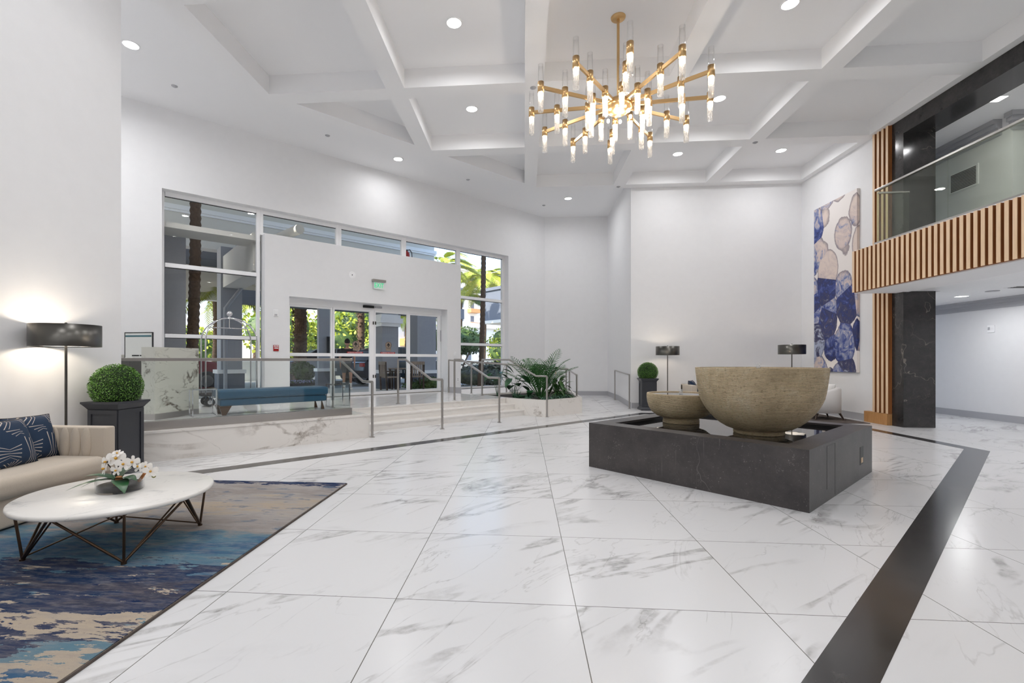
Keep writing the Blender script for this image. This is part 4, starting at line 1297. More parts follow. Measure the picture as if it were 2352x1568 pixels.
# plants in the bed
def frond(mb, base, az, el, L, droop, lw, ll, n=18, seed=0):
    rnd = random.Random(seed)
    d = Vector((math.cos(az) * math.cos(el), math.sin(az) * math.cos(el), math.sin(el)))
    out_ = Vector((math.cos(az), math.sin(az), 0))
    pts = []
    for i in range(n + 1):
        t = i / n
        pts.append(Vector(base) + d * L * t + out_ * L * droop * 0.5 * t * t + Vector((0, 0, -droop * L * t * t)))
    mb.tube(pts[::3] if n > 9 else pts, [0.010 * (L / 1.0) * (1 - 0.8 * i / len(pts[::3])) for i in range(len(pts[::3]))] if n > 9 else 0.006, 5)
    for i in range(int(n * 0.28), n + 1):
        t = i / n
        p = pts[i]
        tg = (pts[min(n, i + 1)] - pts[max(0, i - 1)]).normalized()
        sd = tg.cross(Vector((0, 0, 1))).normalized()
        up = sd.cross(tg)
        l_ = ll * math.sin(PI * (0.15 + 0.8 * (t - 0.28) / 0.72)) * rnd.uniform(0.85, 1.1)
        for s_ in (1, -1):
            dd = (sd * s_ * 0.9 + tg * (0.75 + 0.6 * t) + up * 0.25 + Vector((0, 0, -0.12))).normalized()
            w = tg * lw * 0.5
            q = p + dd * l_ * 0.5 + Vector((0, 0, -0.03 * l_))
            e_ = p + dd * l_ + Vector((0, 0, -0.22 * l_))
            mb.add([p - w * 0.5, p + w * 0.5, q + w, e_, q - w], [(0, 1, 2, 4), (4, 2, 3)])
def palm_plant(label, x, y, z, n, L, seed, el0=62, ll=0.30, lw=0.022, droop=0.28, mat='palm', grp=None):
    t = thing('palm_plant', label, 'plant', (x, y, z), 0, grp)
    rnd = random.Random(seed)
    stems = MB()
    for i in range(n):
        az = 2 * PI * i / n + rnd.uniform(-0.25, 0.25)
        m_ = MB()
        e_ = R(rnd.uniform(el0 - 14, el0 + 18))
        frond(m_, (0.03 * math.cos(az), 0.03 * math.sin(az), 0.0), az, e_, L * rnd.uniform(0.7, 1.05), droop * rnd.uniform(0.6, 1.3), lw, ll, 20, seed * 50 + i)
        m_.build('frond', mat, t)
    return t
bz_ = PZ - 0.052
x, y, _ = EW(9.35, 8.85)
palm_plant('tall feathery areca palm in the middle of the marble planter bed', x, y, bz_, 22, 1.72, 5, el0=64, ll=0.40, lw=0.030, droop=0.26)
def broad(label, x, y, z, n, H, Lf, Wf, seed, mat, name='leafy_plant', spread=0.35, flower=None, cat='plant', grp=None, el=35):
    t = thing(name, label, cat, (x, y, z), 0, grp)
    rnd = random.Random(seed)
    for i in range(n):
        az = rnd.uniform(0, 2 * PI)
        hh = H * rnd.uniform(0.45, 1.0)
        rr = spread * rnd.uniform(0.25, 1)
        tip = Vector((rr * math.cos(az), rr * math.sin(az), hh))
        m_ = MB()
        m_.tube([(0, 0, 0), (tip.x * 0.45, tip.y * 0.45, hh * 0.65), tuple(tip)], 0.005, 5)
        m_.build('stalk', mat, t)
        m_ = MB()
        e_ = R(rnd.uniform(-el, el))
        leaf(m_, tip, (math.cos(az) * math.cos(e_), math.sin(az) * math.cos(e_), math.sin(e_)), Lf * rnd.uniform(0.75, 1.1), Wf * rnd.uniform(0.8, 1.1), 0.3, 0.2)
        m_.build('leaf', mat, t)
    if flower:
        for i in range(flower):
            az = rnd.uniform(0, 2 * PI)
            c = Vector((0.14 * math.cos(az), 0.14 * math.sin(az), H * 1.1 + 0.05 * i))
            MB().tube([(0, 0, 0.1), tuple(c)], 0.004, 5).build('flower_stalk', mat, t)
            m_ = MB(); leaf(m_, c, (0.2, 0.1, 1), 0.12, 0.075, 0.0, 0.6); m_.build('spathe', 'petal', t)
            MB().tube([tuple(c), (c.x, c.y, c.z + 0.06)], 0.006, 6).build('spadix', 'yellow', t)
    return t
def bed(s, v): 
    p = EW(s, v); return p[0], p[1]
x, y = bed(8.72, 9.25)
broad('broad-leaved elephant-ear plant at the left end of the marble bed', x, y, bz_, 12, 0.70, 0.32, 0.26, 11, 'deep', 'elephant_ear_plant', 0.34)
x, y = bed(8.75, 9.95)
broad('elephant-ear plant behind the handrail with high leaves against the window', x, y, bz_, 10, 0.95, 0.28, 0.19, 12, 'deep', 'elephant_ear_plant', 0.36)
x, y = bed(9.75, 8.62)
broad('peace lily with white blooms at the right end of the marble bed', x, y, bz_, 38, 0.55, 0.34, 0.10, 13, 'lily', 'peace_lily', 0.30, 3, el=60)
x, y = bed(9.55, 8.35)
broad('low glossy lily clump at the right front corner of the bed', x, y, bz_, 24, 0.22, 0.24, 0.075, 14, 'lily', 'peace_lily', 0.26, el=55)
gc_ = 'low ground cover plants along the front of the marble bed'
for i, (s, v) in enumerate(((8.72, 8.15), (8.98, 8.17), (9.25, 8.2), (9.5, 8.15), (9.75, 8.18), (8.62, 8.6), (8.6, 8.95))):
    x, y = bed(s, v)
    broad(['variegated ground cover at the front corner of the bed', 'variegated ground cover right of the front corner post', 'variegated ground cover in front of the palm stems',
           'variegated ground cover left of the lily clump', 'variegated ground cover at the far right front of the bed', 'variegated ground cover on the steps side near the front', 'variegated ground cover on the steps side near the top step'][i],
          x, y, bz_, 16, 0.13, 0.10, 0.055, 20 + i, 'cover', 'ground_cover_plant', 0.13, grp=gc_)
x, y = bed(8.78, 8.78)
palm_plant('small arching dracaena low beside the elephant ear in the marble bed', x, y, bz_, 9, 0.42, 31, 58, 0.16, 0.03, 0.5, 'deep')
sp_ = thing('spiky_plant', 'small spiky agave-like plant between the elephant ears', 'plant', (*bed(8.60, 9.0), bz_))
for i in range(9):
    m_ = MB(); a = 2 * PI * i / 9
    leaf(m_, (0, 0, 0), (math.cos(a), math.sin(a), 1.6), 0.30, 0.035, 0.05, 0.5)
    m_.build('leaf', 'cover', sp_)

# teal bench, side tables
be_ = thing('bench', 'teal velvet bench on splayed steel legs behind the glass balustrade', 'bench', EW(1.68, 9.36, PZ), EA)
MB().rbox(0.0, 1.98, 0.0, 0.52, 0.29, 0.455, 0.05, 5).build('cushion', 'teal', be_)
MB().rbox(0.03, 1.95, 0.03, 0.49, 0.165, 0.29, 0.03, 4).build('base', 'teal', be_)
for x in (0.10, 1.88):
    for y in (0.07, 0.45):
        s_ = 1 if x < 1 else -1
        MB().add([(x - 0.03, y - 0.02, 0.0), (x + 0.03, y - 0.02, 0.0), (x + 0.03, y + 0.02, 0.0), (x - 0.03, y + 0.02, 0.0),
                  (x - 0.05 - 0.03 * s_, y - 0.03, 0.165), (x + 0.05 + 0.07 * s_, y - 0.03, 0.165), (x + 0.05 + 0.07 * s_, y + 0.03, 0.165), (x - 0.05 - 0.03 * s_, y + 0.03, 0.165)],
                 [(3, 2, 1, 0), (4, 5, 6, 7), (0, 1, 5, 4), (1, 2, 6, 5), (2, 3, 7, 6), (3, 0, 4, 7)]).build('leg', 'bronze', be_)
def side_table(label, s, v):
    t = thing('side_table', label, 'side table', EW(s, v, PZ), EA, 'small glass side tables at the bench ends')
    MB().box(0, 0.36, 0, 0.36, 0.485, 0.497).build('glass_top', 'railglass', t)
    fr = MB()
    w = 0.018
    for (a, b) in (((0, 0), (0.36, 0)), ((0.36, 0), (0.36, 0.36)), ((0.36, 0.36), (0, 0.36)), ((0, 0.36), (0, 0))):
        fr.bar((a[0], a[1], 0.474), (b[0], b[1], 0.474), w)
        fr.bar((a[0], a[1], 0.01), (b[0], b[1], 0.01), w)
    fr.build('frame', 'chrome', t)
    for (x, y) in ((0, 0), (0.36, 0), (0.36, 0.36), (0, 0.36)):
        MB().bar((x, y, 0.0), (x, y, 0.48), w).build('leg', 'chrome', t)
side_table('small chrome and glass side table left of the teal bench', 1.30, 9.42)
side_table('small glass side table at the right end of the teal bench', 3.80, 9.50)

# luggage cart
lc = thing('luggage_cart', 'chrome birdcage luggage cart standing by the left window', 'luggage cart', EW(2.30, 11.62, PZ), EA)
L2, W2 = 0.50, 0.27
MB().rbox(-L2 - 0.03, L2 + 0.03, -W2 - 0.03, W2 + 0.03, 0.22, 0.27, 0.08).build('deck', 'soil', lc)
MB().tube([(-L2, -W2 - 0.06, 0.245), (L2, -W2 - 0.06, 0.245), (L2 + 0.06, -W2, 0.245), (L2 + 0.06, W2, 0.245), (L2, W2 + 0.06, 0.245), (-L2, W2 + 0.06, 0.245), (-L2 - 0.06, W2, 0.245), (-L2 - 0.06, -W2, 0.245), (-L2, -W2 - 0.06, 0.245)], 0.02, 10).build('bumper', 'black', lc)
for sx_ in (-1, 1):
    for sy_ in (-1, 1):
        pts = [(sx_ * L2, sy_ * W2, 0.25), (sx_ * L2, sy_ * W2, 0.9), (sx_ * L2, sy_ * W2, 1.42)]
        for k in range(1, 9):
            a = PI / 2 * k / 8
            pts.append((sx_ * L2 * math.cos(a), sy_ * W2 * math.cos(a), 1.42 + 0.50 * math.sin(a)))
        MB().tube(pts, 0.016, 10).build('upright', 'chrome', lc)
        w_ = thing_w = MB().cyl((0, 0, 0), 0.095, -0.02, 0.02, 24).xform(Matrix.Translation((sx_ * (L2 - 0.08), sy_ * (W2 - 0.02), 0.097)) @ Matrix.Rotation(R(90), 4, 'X')).build('wheel', 'black', lc)
        MB().cyl((0, 0, 0), 0.045, -0.024, 0.024, 20).xform(Matrix.Translation((sx_ * (L2 - 0.08), sy_ * (W2 - 0.02), 0.097)) @ Matrix.Rotation(R(90), 4, 'X')).build('hub', 'chrome', w_)
        MB().bar((sx_ * (L2 - 0.08), sy_ * (W2 - 0.02) - 0.035, 0.09), (sx_ * (L2 - 0.08), sy_ * (W2 - 0.02) - 0.03, 0.22), 0.02).build('fork', 'chrome', w_)
MB().tube([(-0.36, 0, 1.70), (0.36, 0, 1.70)], 0.012, 8).tube([(0, 0, 1.70), (0, 0, 1.92)], 0.010, 8).build('hanging_rail', 'chrome', lc)
MB().lathe([(0, 1.90), (0.07, 1.90), (0.06, 1.925), (0.02, 1.945), (0.02, 1.965)], seg=24).build('crown_plate', 'chrome', lc)
MB().ball((0, 0, 2.02), 0.062, 24, 14).build('ball_finial', 'chrome', lc)

# marble block kiosk and reception counter
kt = thing('marble_partition', 'freestanding grey-veined marble block with steel kick plate beside the reception', 'partition', (-6.06, 7.25, PZ), R(-6))
MB().box(-0.26, 0.0, 0.0, 0.92, 0.10, 1.205).build('marble_block', 'kiosk', kt)
MB().box(-0.262, 0.002, -0.002, 0.922, 0.0, 0.10).build('kick_plate', 'stain', kt)
rc = thing('reception_counter', 'grey reception counter with a raised veined marble ledge', 'counter', (-9.3, 7.7, PZ), R(5))
MB().box(0.0, 2.2, 0.0, 0.7, 0.0, 1.04).build('body', 'gun', rc)
MB().box(-0.03, 2.23, -0.03, 0.45, 0.70, 0.735).build('lower_ledge', 'kiosk', rc)
MB().box(-0.03, 2.23, 0.3, 0.75, 1.04, 1.09).build('upper_ledge', 'kiosk', rc)
sg = thing('framed_notice', 'black-framed printed notice standing on the counter behind the left wall corner', 'sign', (-6.72, 7.72, PZ), R(-4))
MB().box(-0.30, 0.24, -0.008, 0.008, 1.02, 1.47).build('paper', 'paper', sg)
MB().box(-0.31, 0.25, -0.012, 0.012, 1.465, 1.48).box(0.238, 0.25, -0.012, 0.012, 0.98, 1.465).box(-0.31, -0.298, -0.012, 0.012, 0.98, 1.465).box(-0.31, 0.25, -0.012, 0.012, 0.98, 1.02).build('frame', 'black', sg)
MB().box(-0.29, 0.225, -0.0125, -0.0085, 1.40, 1.425).build('heading_bar', flat('teal_ink', srgb(40, 100, 112), 0.5), sg)
MB().box(-0.16, -0.02, -0.0125, -0.0085, 1.06, 1.08).box(0.0, 0.10, -0.0125, -0.0085, 1.06, 1.08).build('printed_line', 'black', sg)
MB().box(-0.30, 0.24, -0.12, 0.12, 0.0, 0.98).build('stand', 'gun', sg)
MB().box(-0.33, 0.27, -0.14, 0.14, 0.98, 0.999).build('ledge', 'kiosk', sg)
t = MB().ball((0, 0, 0.07), 0.075, 20, 12, sz=0.9).build('bowl', flat('magenta_glaze', srgb(176, 8, 78), 0.3), None, loc=(-7.38, 8.38, PZ + 1.092))
tag(t, 'glossy magenta rounded ornament on the reception ledge beside the marble block', 'ornament')

# wall devices on the vestibule wall
ex = thing('exit_sign', 'green edge-lit EXIT sign with grey housing above the doors', 'exit sign', EW(6.20, 12.2, 3.60), EA)
MB().box(-0.20, 0.20, -0.10, -0.005, 0.03, 0.10).build('housing', 'stain', ex, bevel=0.003)
MB().box(-0.165, 0.165, -0.056, -0.050, -0.17, 0.029).build('acrylic_panel', emit('pale_green_acrylic', (0.3, 1.0, 0.6, 1), 0.04), ex)
x = text_mesh('lettering', 'EXIT', 0.20, 'black', 0.0015, ex)
x.data.materials.clear(); x.data.materials.append(emit('green_lit_letters', (0.0, 0.72, 0.28, 1), 0.95, 0.0))
x.rotation_euler = (R(90), 0, 0); x.location = (0, -0.058, -0.072); x.scale = (0.72, 0.95, 1)
ds = thing('door_sensor', 'black motion sensor with small white switch over the sliding doors', 'sensor', EW(6.06, 12.545, 2.955), EA)
MB().box(-0.17, 0.17, -0.055, -0.006, -0.035, 0.035).build('sensor_body', 'black', ds, bevel=0.012)
MB().box(0.20, 0.42, -0.045, -0.006, -0.02, 0.03).build('key_switch', 'base', ds, bevel=0.004)
def plate(name, label, cat, s, v, z, w, h_, mat, extra=None):
    t = thing(name, label, cat, EW(s, v, z), EA)
    MB().box(-w / 2, w / 2, -0.02, -0.001, -h_ / 2, h_ / 2).build('plate', mat, t, bevel=0.005)
    for (nm, x0, x1, z0, z1, d, mt) in (extra or []):
        MB().box(x0, x1, -0.02 - d, -0.0202, z0, z1).build(nm, mt, t)
    return t
plate('fire_strobe', 'white square alarm strobe on the wall left of the doors', 'alarm', 3.433, 12.2, 2.578, 0.125, 0.17, 'white', [('strobe_lens', -0.045, 0.045, -0.01, 0.06, 0.018, 'clear'), ('sounder', -0.03, 0.03, -0.065, -0.03, 0.006, 'base')])
plate('fire_pull_station', 'red and white fire alarm pull station below the strobe', 'alarm', 3.44, 12.2, 1.71, 0.125, 0.15, 'redmetal', [('handle', -0.045, 0.045, -0.012, 0.012, 0.018, 'white'), ('label_strip', -0.05, 0.05, 0.035, 0.065, 0.003, 'white')])
x = text_mesh('lettering', 'FIRE', 0.034, 'redmetal', 0.0004, COL.objects[-4] if False else None)
x.rotation_euler = (R(90), 0, EA); x.location = EW(3.44, 12.2 - 0.0237, 1.76)
fp = [o for o in COL.objects if o.name == 'fire_pull_station'][0]
x.parent = fp; x.rotation_euler = (R(90), 0, 0); x.location = (0, -0.0236, 0.05)
sp = thing('wall_speaker', 'round white flush camera cover high on the vestibule wall', 'camera', EW(5.42, 12.2, 3.75), EA)
MB().cyl((0, 0, 0), 0.10, 0.001, 0.008, 32).xform(Matrix.Rotation(R(90), 4, 'X')).build('cover', 'white', sp)
MB().ball((0, -0.008, 0), 0.014, 12, 8).build('lens', 'black', sp)
plate('card_reader', 'slim white card reader on the right door frame', 'reader', 8.60, 12.565, 2.20, 0.045, 0.36, 'base')
plate('light_switch', 'blank white switch plate on the wall right of the doors', 'switch', 8.90, 12.2, 1.62, 0.08, 0.12, 'white')
plate('wall_outlet', 'white wall outlet low on the wall right of the doors', 'outlet', 9.01, 12.2, 0.79, 0.08, 0.13, 'white', [('socket', -0.02, 0.02, 0.008, 0.04, 0.002, 'base'), ('socket', -0.02, 0.02, -0.04, -0.008, 0.002, 'base')])
t = thing('alarm_strobe', 'white alarm strobe on the corridor wall at the far right', 'alarm', (11.0, 11.9, 2.15))
MB().box(-0.02, -0.001, -0.085, 0.085, -0.085, 0.085).build('plate', 'white', t, bevel=0.005)
MB().box(-0.045, -0.0202, -0.07, 0.0, -0.02, 0.02).build('strobe_lens', 'clear', t)
MB().box(-0.03, -0.0202, 0.02, 0.06, -0.02, 0.04).build('sounder', 'base', t)
# extinguisher standing on the vestibule wall
fe = thing('fire_extinguisher', 'red fire extinguisher seen behind the clerestory glass above the doors', 'fire extinguisher', EW(7.46, 12.75, VT - 0.0))
MB().lathe([(0, 0), (0.085, 0.0), (0.09, 0.02), (0.09, 0.20), (0.07, 0.26), (0.03, 0.285), (0.03, 0.31), (0, 0.31)], seg=28).build('cylinder', 'redmetal', fe)
MB().bar((-0.03, 0, 0.32), (-0.15, 0.02, 0.41), 0.02).bar((-0.02, 0, 0.33), (-0.15, 0.02, 0.34), 0.018).cyl((0, 0, 0), 0.03, 0.30, 0.35, 14).build('valve_handle', 'black', fe)
MB().tube([(0.02, 0, 0.335), (0.09, 0, 0.35), (0.15, 0, 0.26), (0.16, 0, 0.12), (0.155, 0, 0.0)], 0.013, 8).build('hose', 'black', fe)
tag(MB().box(-6, 9.3, 12.565, 13.4, VT - 0.12, VT - 0.001).build('entrance_canopy_shelf', 'stuccow', rotz=EA), 'flat white ledge outside, behind the clerestory windows', 'ledge')

# ================================================================ OUTSIDE THE DOORS
GZ = 0.38
gm = NT('pale_drive_paving')
gm.L(gm.ramp(gm.noise(gm.pos, 0.6, 4, 0.6), [(0.3, srgb(150, 146, 142)), (0.7, srgb(176, 172, 166))]), gm.b.inputs['Base Color'])
gm.b.inputs['Roughness'].default_value = 0.7
MAT['paving'] = gm.m
struct(MB().box(-40, 120, 12.7, 120, 0.1, GZ).build('drive_paving', 'paving', rotz=EA), 'paved drive outside the entrance')
struct(MB().box(-8, 20, 12.5, 12.7, 0.0, 0.415).build('threshold', 'paving', rotz=EA), 'stone threshold')
struct(MB().box(-6, 12.4, 12.7, 16.6, GZ, 0.40).build('entrance_walk', 'stuccow', rotz=EA), 'paved walk under the canopy')

def ebox(name, label, cat, boxes, mat, group=None, parts=()):
    s0 = sum(b[0] + b[1] for b in boxes) / (2 * len(boxes)); v0 = sum(b[2] + b[3] for b in boxes) / (2 * len(boxes)); z0 = min(b[4] for b in boxes)
    t = thing(name, label, cat, EW(s0, v0, z0), EA, group)
    mb = MB()
    for b in boxes: mb.box(b[0] - s0, b[1] - s0, b[2] - v0, b[3] - v0, b[4] - z0, b[5] - z0)
    mb.build('body', mat, t)
    for (nm, bx, mt) in parts:
        m2 = MB()
        for b in bx: m2.box(b[0] - s0, b[1] - s0, b[2] - v0, b[3] - v0, b[4] - z0, b[5] - z0)
        m2.build(nm, mt, t)
    return t
# canopy over the drive
ebox('entrance_canopy', 'white stucco entrance canopy with moulded fascia over the drive outside', 'canopy',
     [(-9, 11.3, 17.0, 17.5, 4.95, 8.6), (-9, 11.3, 17.5, 23.0, 5.35, 5.6), (-9, 14.0, 22.5, 23.0, 3.95, 5.35), (-17, 11.3, 12.62, 17.0, 7.42, 7.6)], 'stuccow',  # last box: unseen roof slab added to keep sun off the entrance
     parts=[('cornice', [(-9, 11.36, 16.9, 17.0, 6.0, 6.14), (-9, 11.34, 16.94, 17.0, 5.93, 6.0), (-9, 11.4, 16.86, 17.0, 7.2, 7.4)], 'white'),
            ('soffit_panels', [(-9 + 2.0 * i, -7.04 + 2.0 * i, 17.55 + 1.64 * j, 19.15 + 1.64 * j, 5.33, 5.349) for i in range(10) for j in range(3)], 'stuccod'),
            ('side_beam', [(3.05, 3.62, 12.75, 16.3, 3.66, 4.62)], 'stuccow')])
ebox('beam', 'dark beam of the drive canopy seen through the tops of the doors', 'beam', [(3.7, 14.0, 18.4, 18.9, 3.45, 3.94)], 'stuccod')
def pillar(label, s0, s1_, v0, v1, top, cap=None, base=1.0, mat='stucco'):
    parts = [('base_block', [(s0 - 0.06, s1_ + 0.06, v0 - 0.06, v1 + 0.06, GZ, base)], 'stuccod'), ('base_cap', [(s0 - 0.10, s1_ + 0.10, v0 - 0.10, v1 + 0.10, base, base + 0.12)], 'white')]
    if cap: parts.append(('capital', [(s0 - 0.06, s1_ + 0.06, v0 - 0.06, v1 + 0.06, cap, cap + 0.12), (s0 - 0.12, s1_ + 0.12, v0 - 0.12, v1 + 0.12, cap + 0.12, cap + 0.30), (s0 - 0.06, s1_ + 0.06, v0 - 0.06, v1 + 0.06, cap + 0.30, cap + 0.42)], 'white'))
    return ebox('pillar', label, 'pillar', [(s0, s1_, v0, v1, GZ + 0.01, top)], mat, 'canopy pillars outside', parts)
pillar('grey stucco canopy pillar with a downpipe, seen through the left window', 3.0, 3.60, 16.35, 16.95, 4.94)
pillar('grey canopy pillar with dark wall light, seen through the leftmost door pane', 6.72, 7.30, 18.2, 18.39, 3.94, None, 0.98)
pillar('grey canopy pillar with moulded capital behind the right sliding door', 7.78, 8.42, 15.0, 15.6, 3.4, 2.62, 0.95)
pillar('wide grey stucco pier behind the rightmost door pane', 9.22, 10.05, 15.0, 15.7, 4.9, None, 0.92)
wl = thing('wall_light', 'slim dark vertical wall light on the left door pillar', 'wall light', EW(7.08, 18.17, 1.9), EA)
MB().box(-0.05, 0.05, -0.05, 0.02, -0.25, 0.45).build('body', 'black', wl)
stc = ebox('stucco_wall', 'grey stucco wall just outside the left window', 'wall', [(-2.0, 1.735, 13.6, 13.9, GZ + 0.03, 4.5)], 'stucco', parts=[('coping', [(-2.0, 1.76, 13.55, 13.95, 4.5, 4.62)], 'stuccow')])
dp = thing('downpipe', 'grey downpipe with box elbow running down the left outside pillar', 'downpipe', EW(3.7, 16.2, GZ + 0.02), EA)
MB().tube([(0.55, -3.3, 4.55), (-0.05, -0.1, 4.42)], 0.13, 20).build('roof_drain', 'stuccow', dp)
MB().box(-0.3, 0.12, -0.2, 0.1, 3.85, 4.6).build('collector_box', 'stucco', dp)
MB().tube([(-0.05, -0.08, 3.9), (-0.05, -0.08, 3.45), (-0.42, -0.08, 2.9), (-0.62, -0.08, 2.6), (-0.62, -0.08, 0.0)], 0.055, 10).build('pipe', 'stucco', dp)

# palms and trees
def palm_tree(label, s, v, h, r, cr_L, n, seed, mat='opalm', fat=False, rough_=True, el0=35, green=False):
    p = EW(s, v, GZ)
    t = thing('palm_tree', label, 'palm tree', p)
    rnd = random.Random(seed)
    pts, rs = [], []
    N = max(8, int(h * (11 if rough_ else 3)))
    for i in range(N + 1):
        q = i / N
        pts.append((0.12 * math.sin(q * 2.2) * (0.5 if fat else 1), 0.05 * math.sin(q * 3), h * q))
        rs.append(r * (1.08 - 0.16 * q) * ((1 + (0.10 if i % 2 else -0.06)) if rough_ else 1) * (1.25 if q < 0.06 else 1))
    MB().tube(pts, rs, 18).build('trunk', 'bark', t)
    if rough_ and fat:
        bt = MB()
        for i in range(420):
            z = rnd.uniform(0.3, h); a = rnd.uniform(0, 2 * PI); rr = r * 1.02
            c = Vector((rr * math.cos(a), rr * math.sin(a), z)); o_ = Vector((math.cos(a), math.sin(a), 0)); w = Vector((-math.sin(a), math.cos(a), 0)) * r * 0.26
            bt.add([c - w, c + w, c + w * 0.6 + o_ * 0.05 + Vector((0, 0, 0.07)), c - w * 0.6 + o_ * 0.05 + Vector((0, 0, 0.07))], [(0, 1, 2, 3)])
        bt.build('frond_boots', 'bark', t)
    if cr_L:
        top = Vector(pts[-1])
        if green: MB().tube([top, top + Vector((0, 0, 1.1))], [r * 0.95, r * 0.7], 14).build('crownshaft', 'opalm', t); top = top + Vector((0, 0, 1.05))
        cm = MB()
        for i in range(n):
            az = 2 * PI * i * 0.382 + rnd.uniform(-0.2, 0.2)
            frond(cm, tuple(top), az, R(el0 + 45 * (i / n) - 20), cr_L * rnd.uniform(0.85, 1.1), rnd.uniform(0.6, 1.1), 0.10 * cr_L / 2, 0.34 * cr_L, 34, seed * 100 + i)
        cm.build('crown', mat, t)
    return t
palm_tree('brown palm trunk close outside the left window', 1.97, 14.7, 7.6, 0.13, 0, 0, 1)
palm_tree('bright sunlit palm beyond the left window, between trunk and pillar', 4.1, 24.0, 3.9, 0.13, 2.3, 22, 2)
palm_tree('second sunlit palm farther off behind the left window pillar', 8.2, 34.0, 5.2, 0.14, 2.6, 20, 8)
palm_tree('thick date-palm trunk behind the leftmost door pane', 6.75, 20.6, 3.9, 0.25, 0, 0, 3, fat=True)
palm_tree('date-palm trunk behind the left sliding door against the bright hedge', 11.15, 24.1, 4.4, 0.19, 0, 0, 4, fat=True)
palm_tree('slim dark palm trunk crossing the tall right window', 11.52, 14.1, 8.0, 0.095, 0, 0, 5)
palm_tree('royal palm with green crownshaft high in the tall right window', 22.6, 27.4, 6.2, 0.17, 3.2, 28, 6, green=True, rough_=False)
palm_tree('leaning palm left of the royal palm in the right window', 24.6, 33.0, 6.6, 0.12, 3.0, 24, 7, mat='oleaf2', rough_=False)
palm_tree('palm whose fronds show through the clerestory above the doors', 15.6, 23.0, 6.6, 0.15, 2.5, 20, 9)
palm_tree('palm behind the gap right of the capital pillar', 13.6, 23.5, 3.6, 0.12, 1.8, 16, 10)
def bush(label, s, v, z0, rx, ry, rz, n, size, mat, seed, trunk=None, cat='tree', name='tree', core='oleaf2'):
    t = thing(name, label, cat, EW(s, v, GZ), EA)
    rnd = random.Random(seed)
    lumps = [(rnd.uniform(-0.55, 0.55) * rx, rnd.uniform(-0.5, 0.5) * ry, rnd.uniform(-0.5, 0.5) * rz, rnd.uniform(0.45, 0.65)) for _ in range(9)] + [(0, 0, 0, 0.72)]
    c0 = MB(); lf = MB()
    for (x, y, z, k) in lumps:
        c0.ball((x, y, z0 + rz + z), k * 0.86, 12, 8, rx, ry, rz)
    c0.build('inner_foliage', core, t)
    for i in range(n):
        x, y, z, k = rnd.choice(lumps)
        d = Vector((rnd.gauss(0, 1), rnd.gauss(0, 1), rnd.gauss(0, 1))).normalized()
        p = Vector((x + d.x * rx * k, y + d.y * ry * k, z0 + rz + z + d.z * rz * k))
        a = (d + Vector((rnd.uniform(-1, 1), rnd.uniform(-1, 1), rnd.uniform(-1, 1)))).normalized()
        w = a.cross(d + Vector((0.01, 0.2, 0.1))).normalized()
        L = size * rnd.uniform(0.6, 1.3)
        lf.quad(p - w * L * 0.3, p + a * L * 0.5 - w * L * 0.35, p + a * L, p + a * L * 0.45 + w * L * 0.35)
    lf.build('leaves', mat, t)
    if trunk:
        m_ = MB()
        for (dx, dy) in trunk: m_.tube([(dx * 0.4, dy * 0.3, 0), (dx * 0.6, dy, z0 * 0.6), (dx * 1.6, dy, z0 + rz * 0.6)], [0.05, 0.04, 0.03], 8)
        m_.build('trunk', 'bark', t)
    return t
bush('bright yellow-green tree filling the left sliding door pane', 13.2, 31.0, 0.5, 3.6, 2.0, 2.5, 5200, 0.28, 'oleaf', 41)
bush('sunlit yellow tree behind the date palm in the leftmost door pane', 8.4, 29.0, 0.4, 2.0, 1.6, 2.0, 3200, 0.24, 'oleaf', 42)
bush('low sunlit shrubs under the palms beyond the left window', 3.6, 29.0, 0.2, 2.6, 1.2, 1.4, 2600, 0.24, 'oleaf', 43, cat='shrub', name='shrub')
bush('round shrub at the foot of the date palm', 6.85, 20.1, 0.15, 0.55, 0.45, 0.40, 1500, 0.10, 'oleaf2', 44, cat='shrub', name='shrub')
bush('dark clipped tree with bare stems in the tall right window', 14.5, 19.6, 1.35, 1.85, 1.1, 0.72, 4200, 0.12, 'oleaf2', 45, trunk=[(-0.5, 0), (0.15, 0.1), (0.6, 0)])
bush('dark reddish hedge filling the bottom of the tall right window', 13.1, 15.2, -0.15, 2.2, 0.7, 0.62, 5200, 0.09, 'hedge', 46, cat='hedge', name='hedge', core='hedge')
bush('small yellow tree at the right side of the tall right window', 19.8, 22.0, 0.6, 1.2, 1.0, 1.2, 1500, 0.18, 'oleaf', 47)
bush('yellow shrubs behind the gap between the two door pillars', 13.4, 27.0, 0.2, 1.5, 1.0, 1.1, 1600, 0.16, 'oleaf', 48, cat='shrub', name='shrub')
# flower strip below the date palm
fl = thing('flower_bed', 'strip of pale lavender flowers in front of the date palm', 'flower bed', EW(6.75, 19.6, GZ), EA)
MB().box(-0.75, 0.75, -0.22, 0.22, 0.0, 0.10).build('soil', 'soil', fl)
rnd = random.Random(5)
m1_, m2_ = MB(), MB()
for i in range(900):
    x, y = rnd.uniform(-0.75, 0.75), rnd.uniform(-0.25, 0.25)
    z = rnd.uniform(0.1, 0.2); a = rnd.uniform(0, PI); w = Vector((math.cos(a), math.sin(a), 0.3)) * 0.03
    c = Vector((x, y, z)); up = Vector((0, -0.01, 0.035))
    (m1_ if i % 2 else m2_).quad(c - w, c + w, c + w + up, c - w + up)
m1_.build('leaves', 'oleaf2', fl)
m2_.build('blossoms', flat('lavender_petal', srgb(196, 196, 232), 0.7), fl)

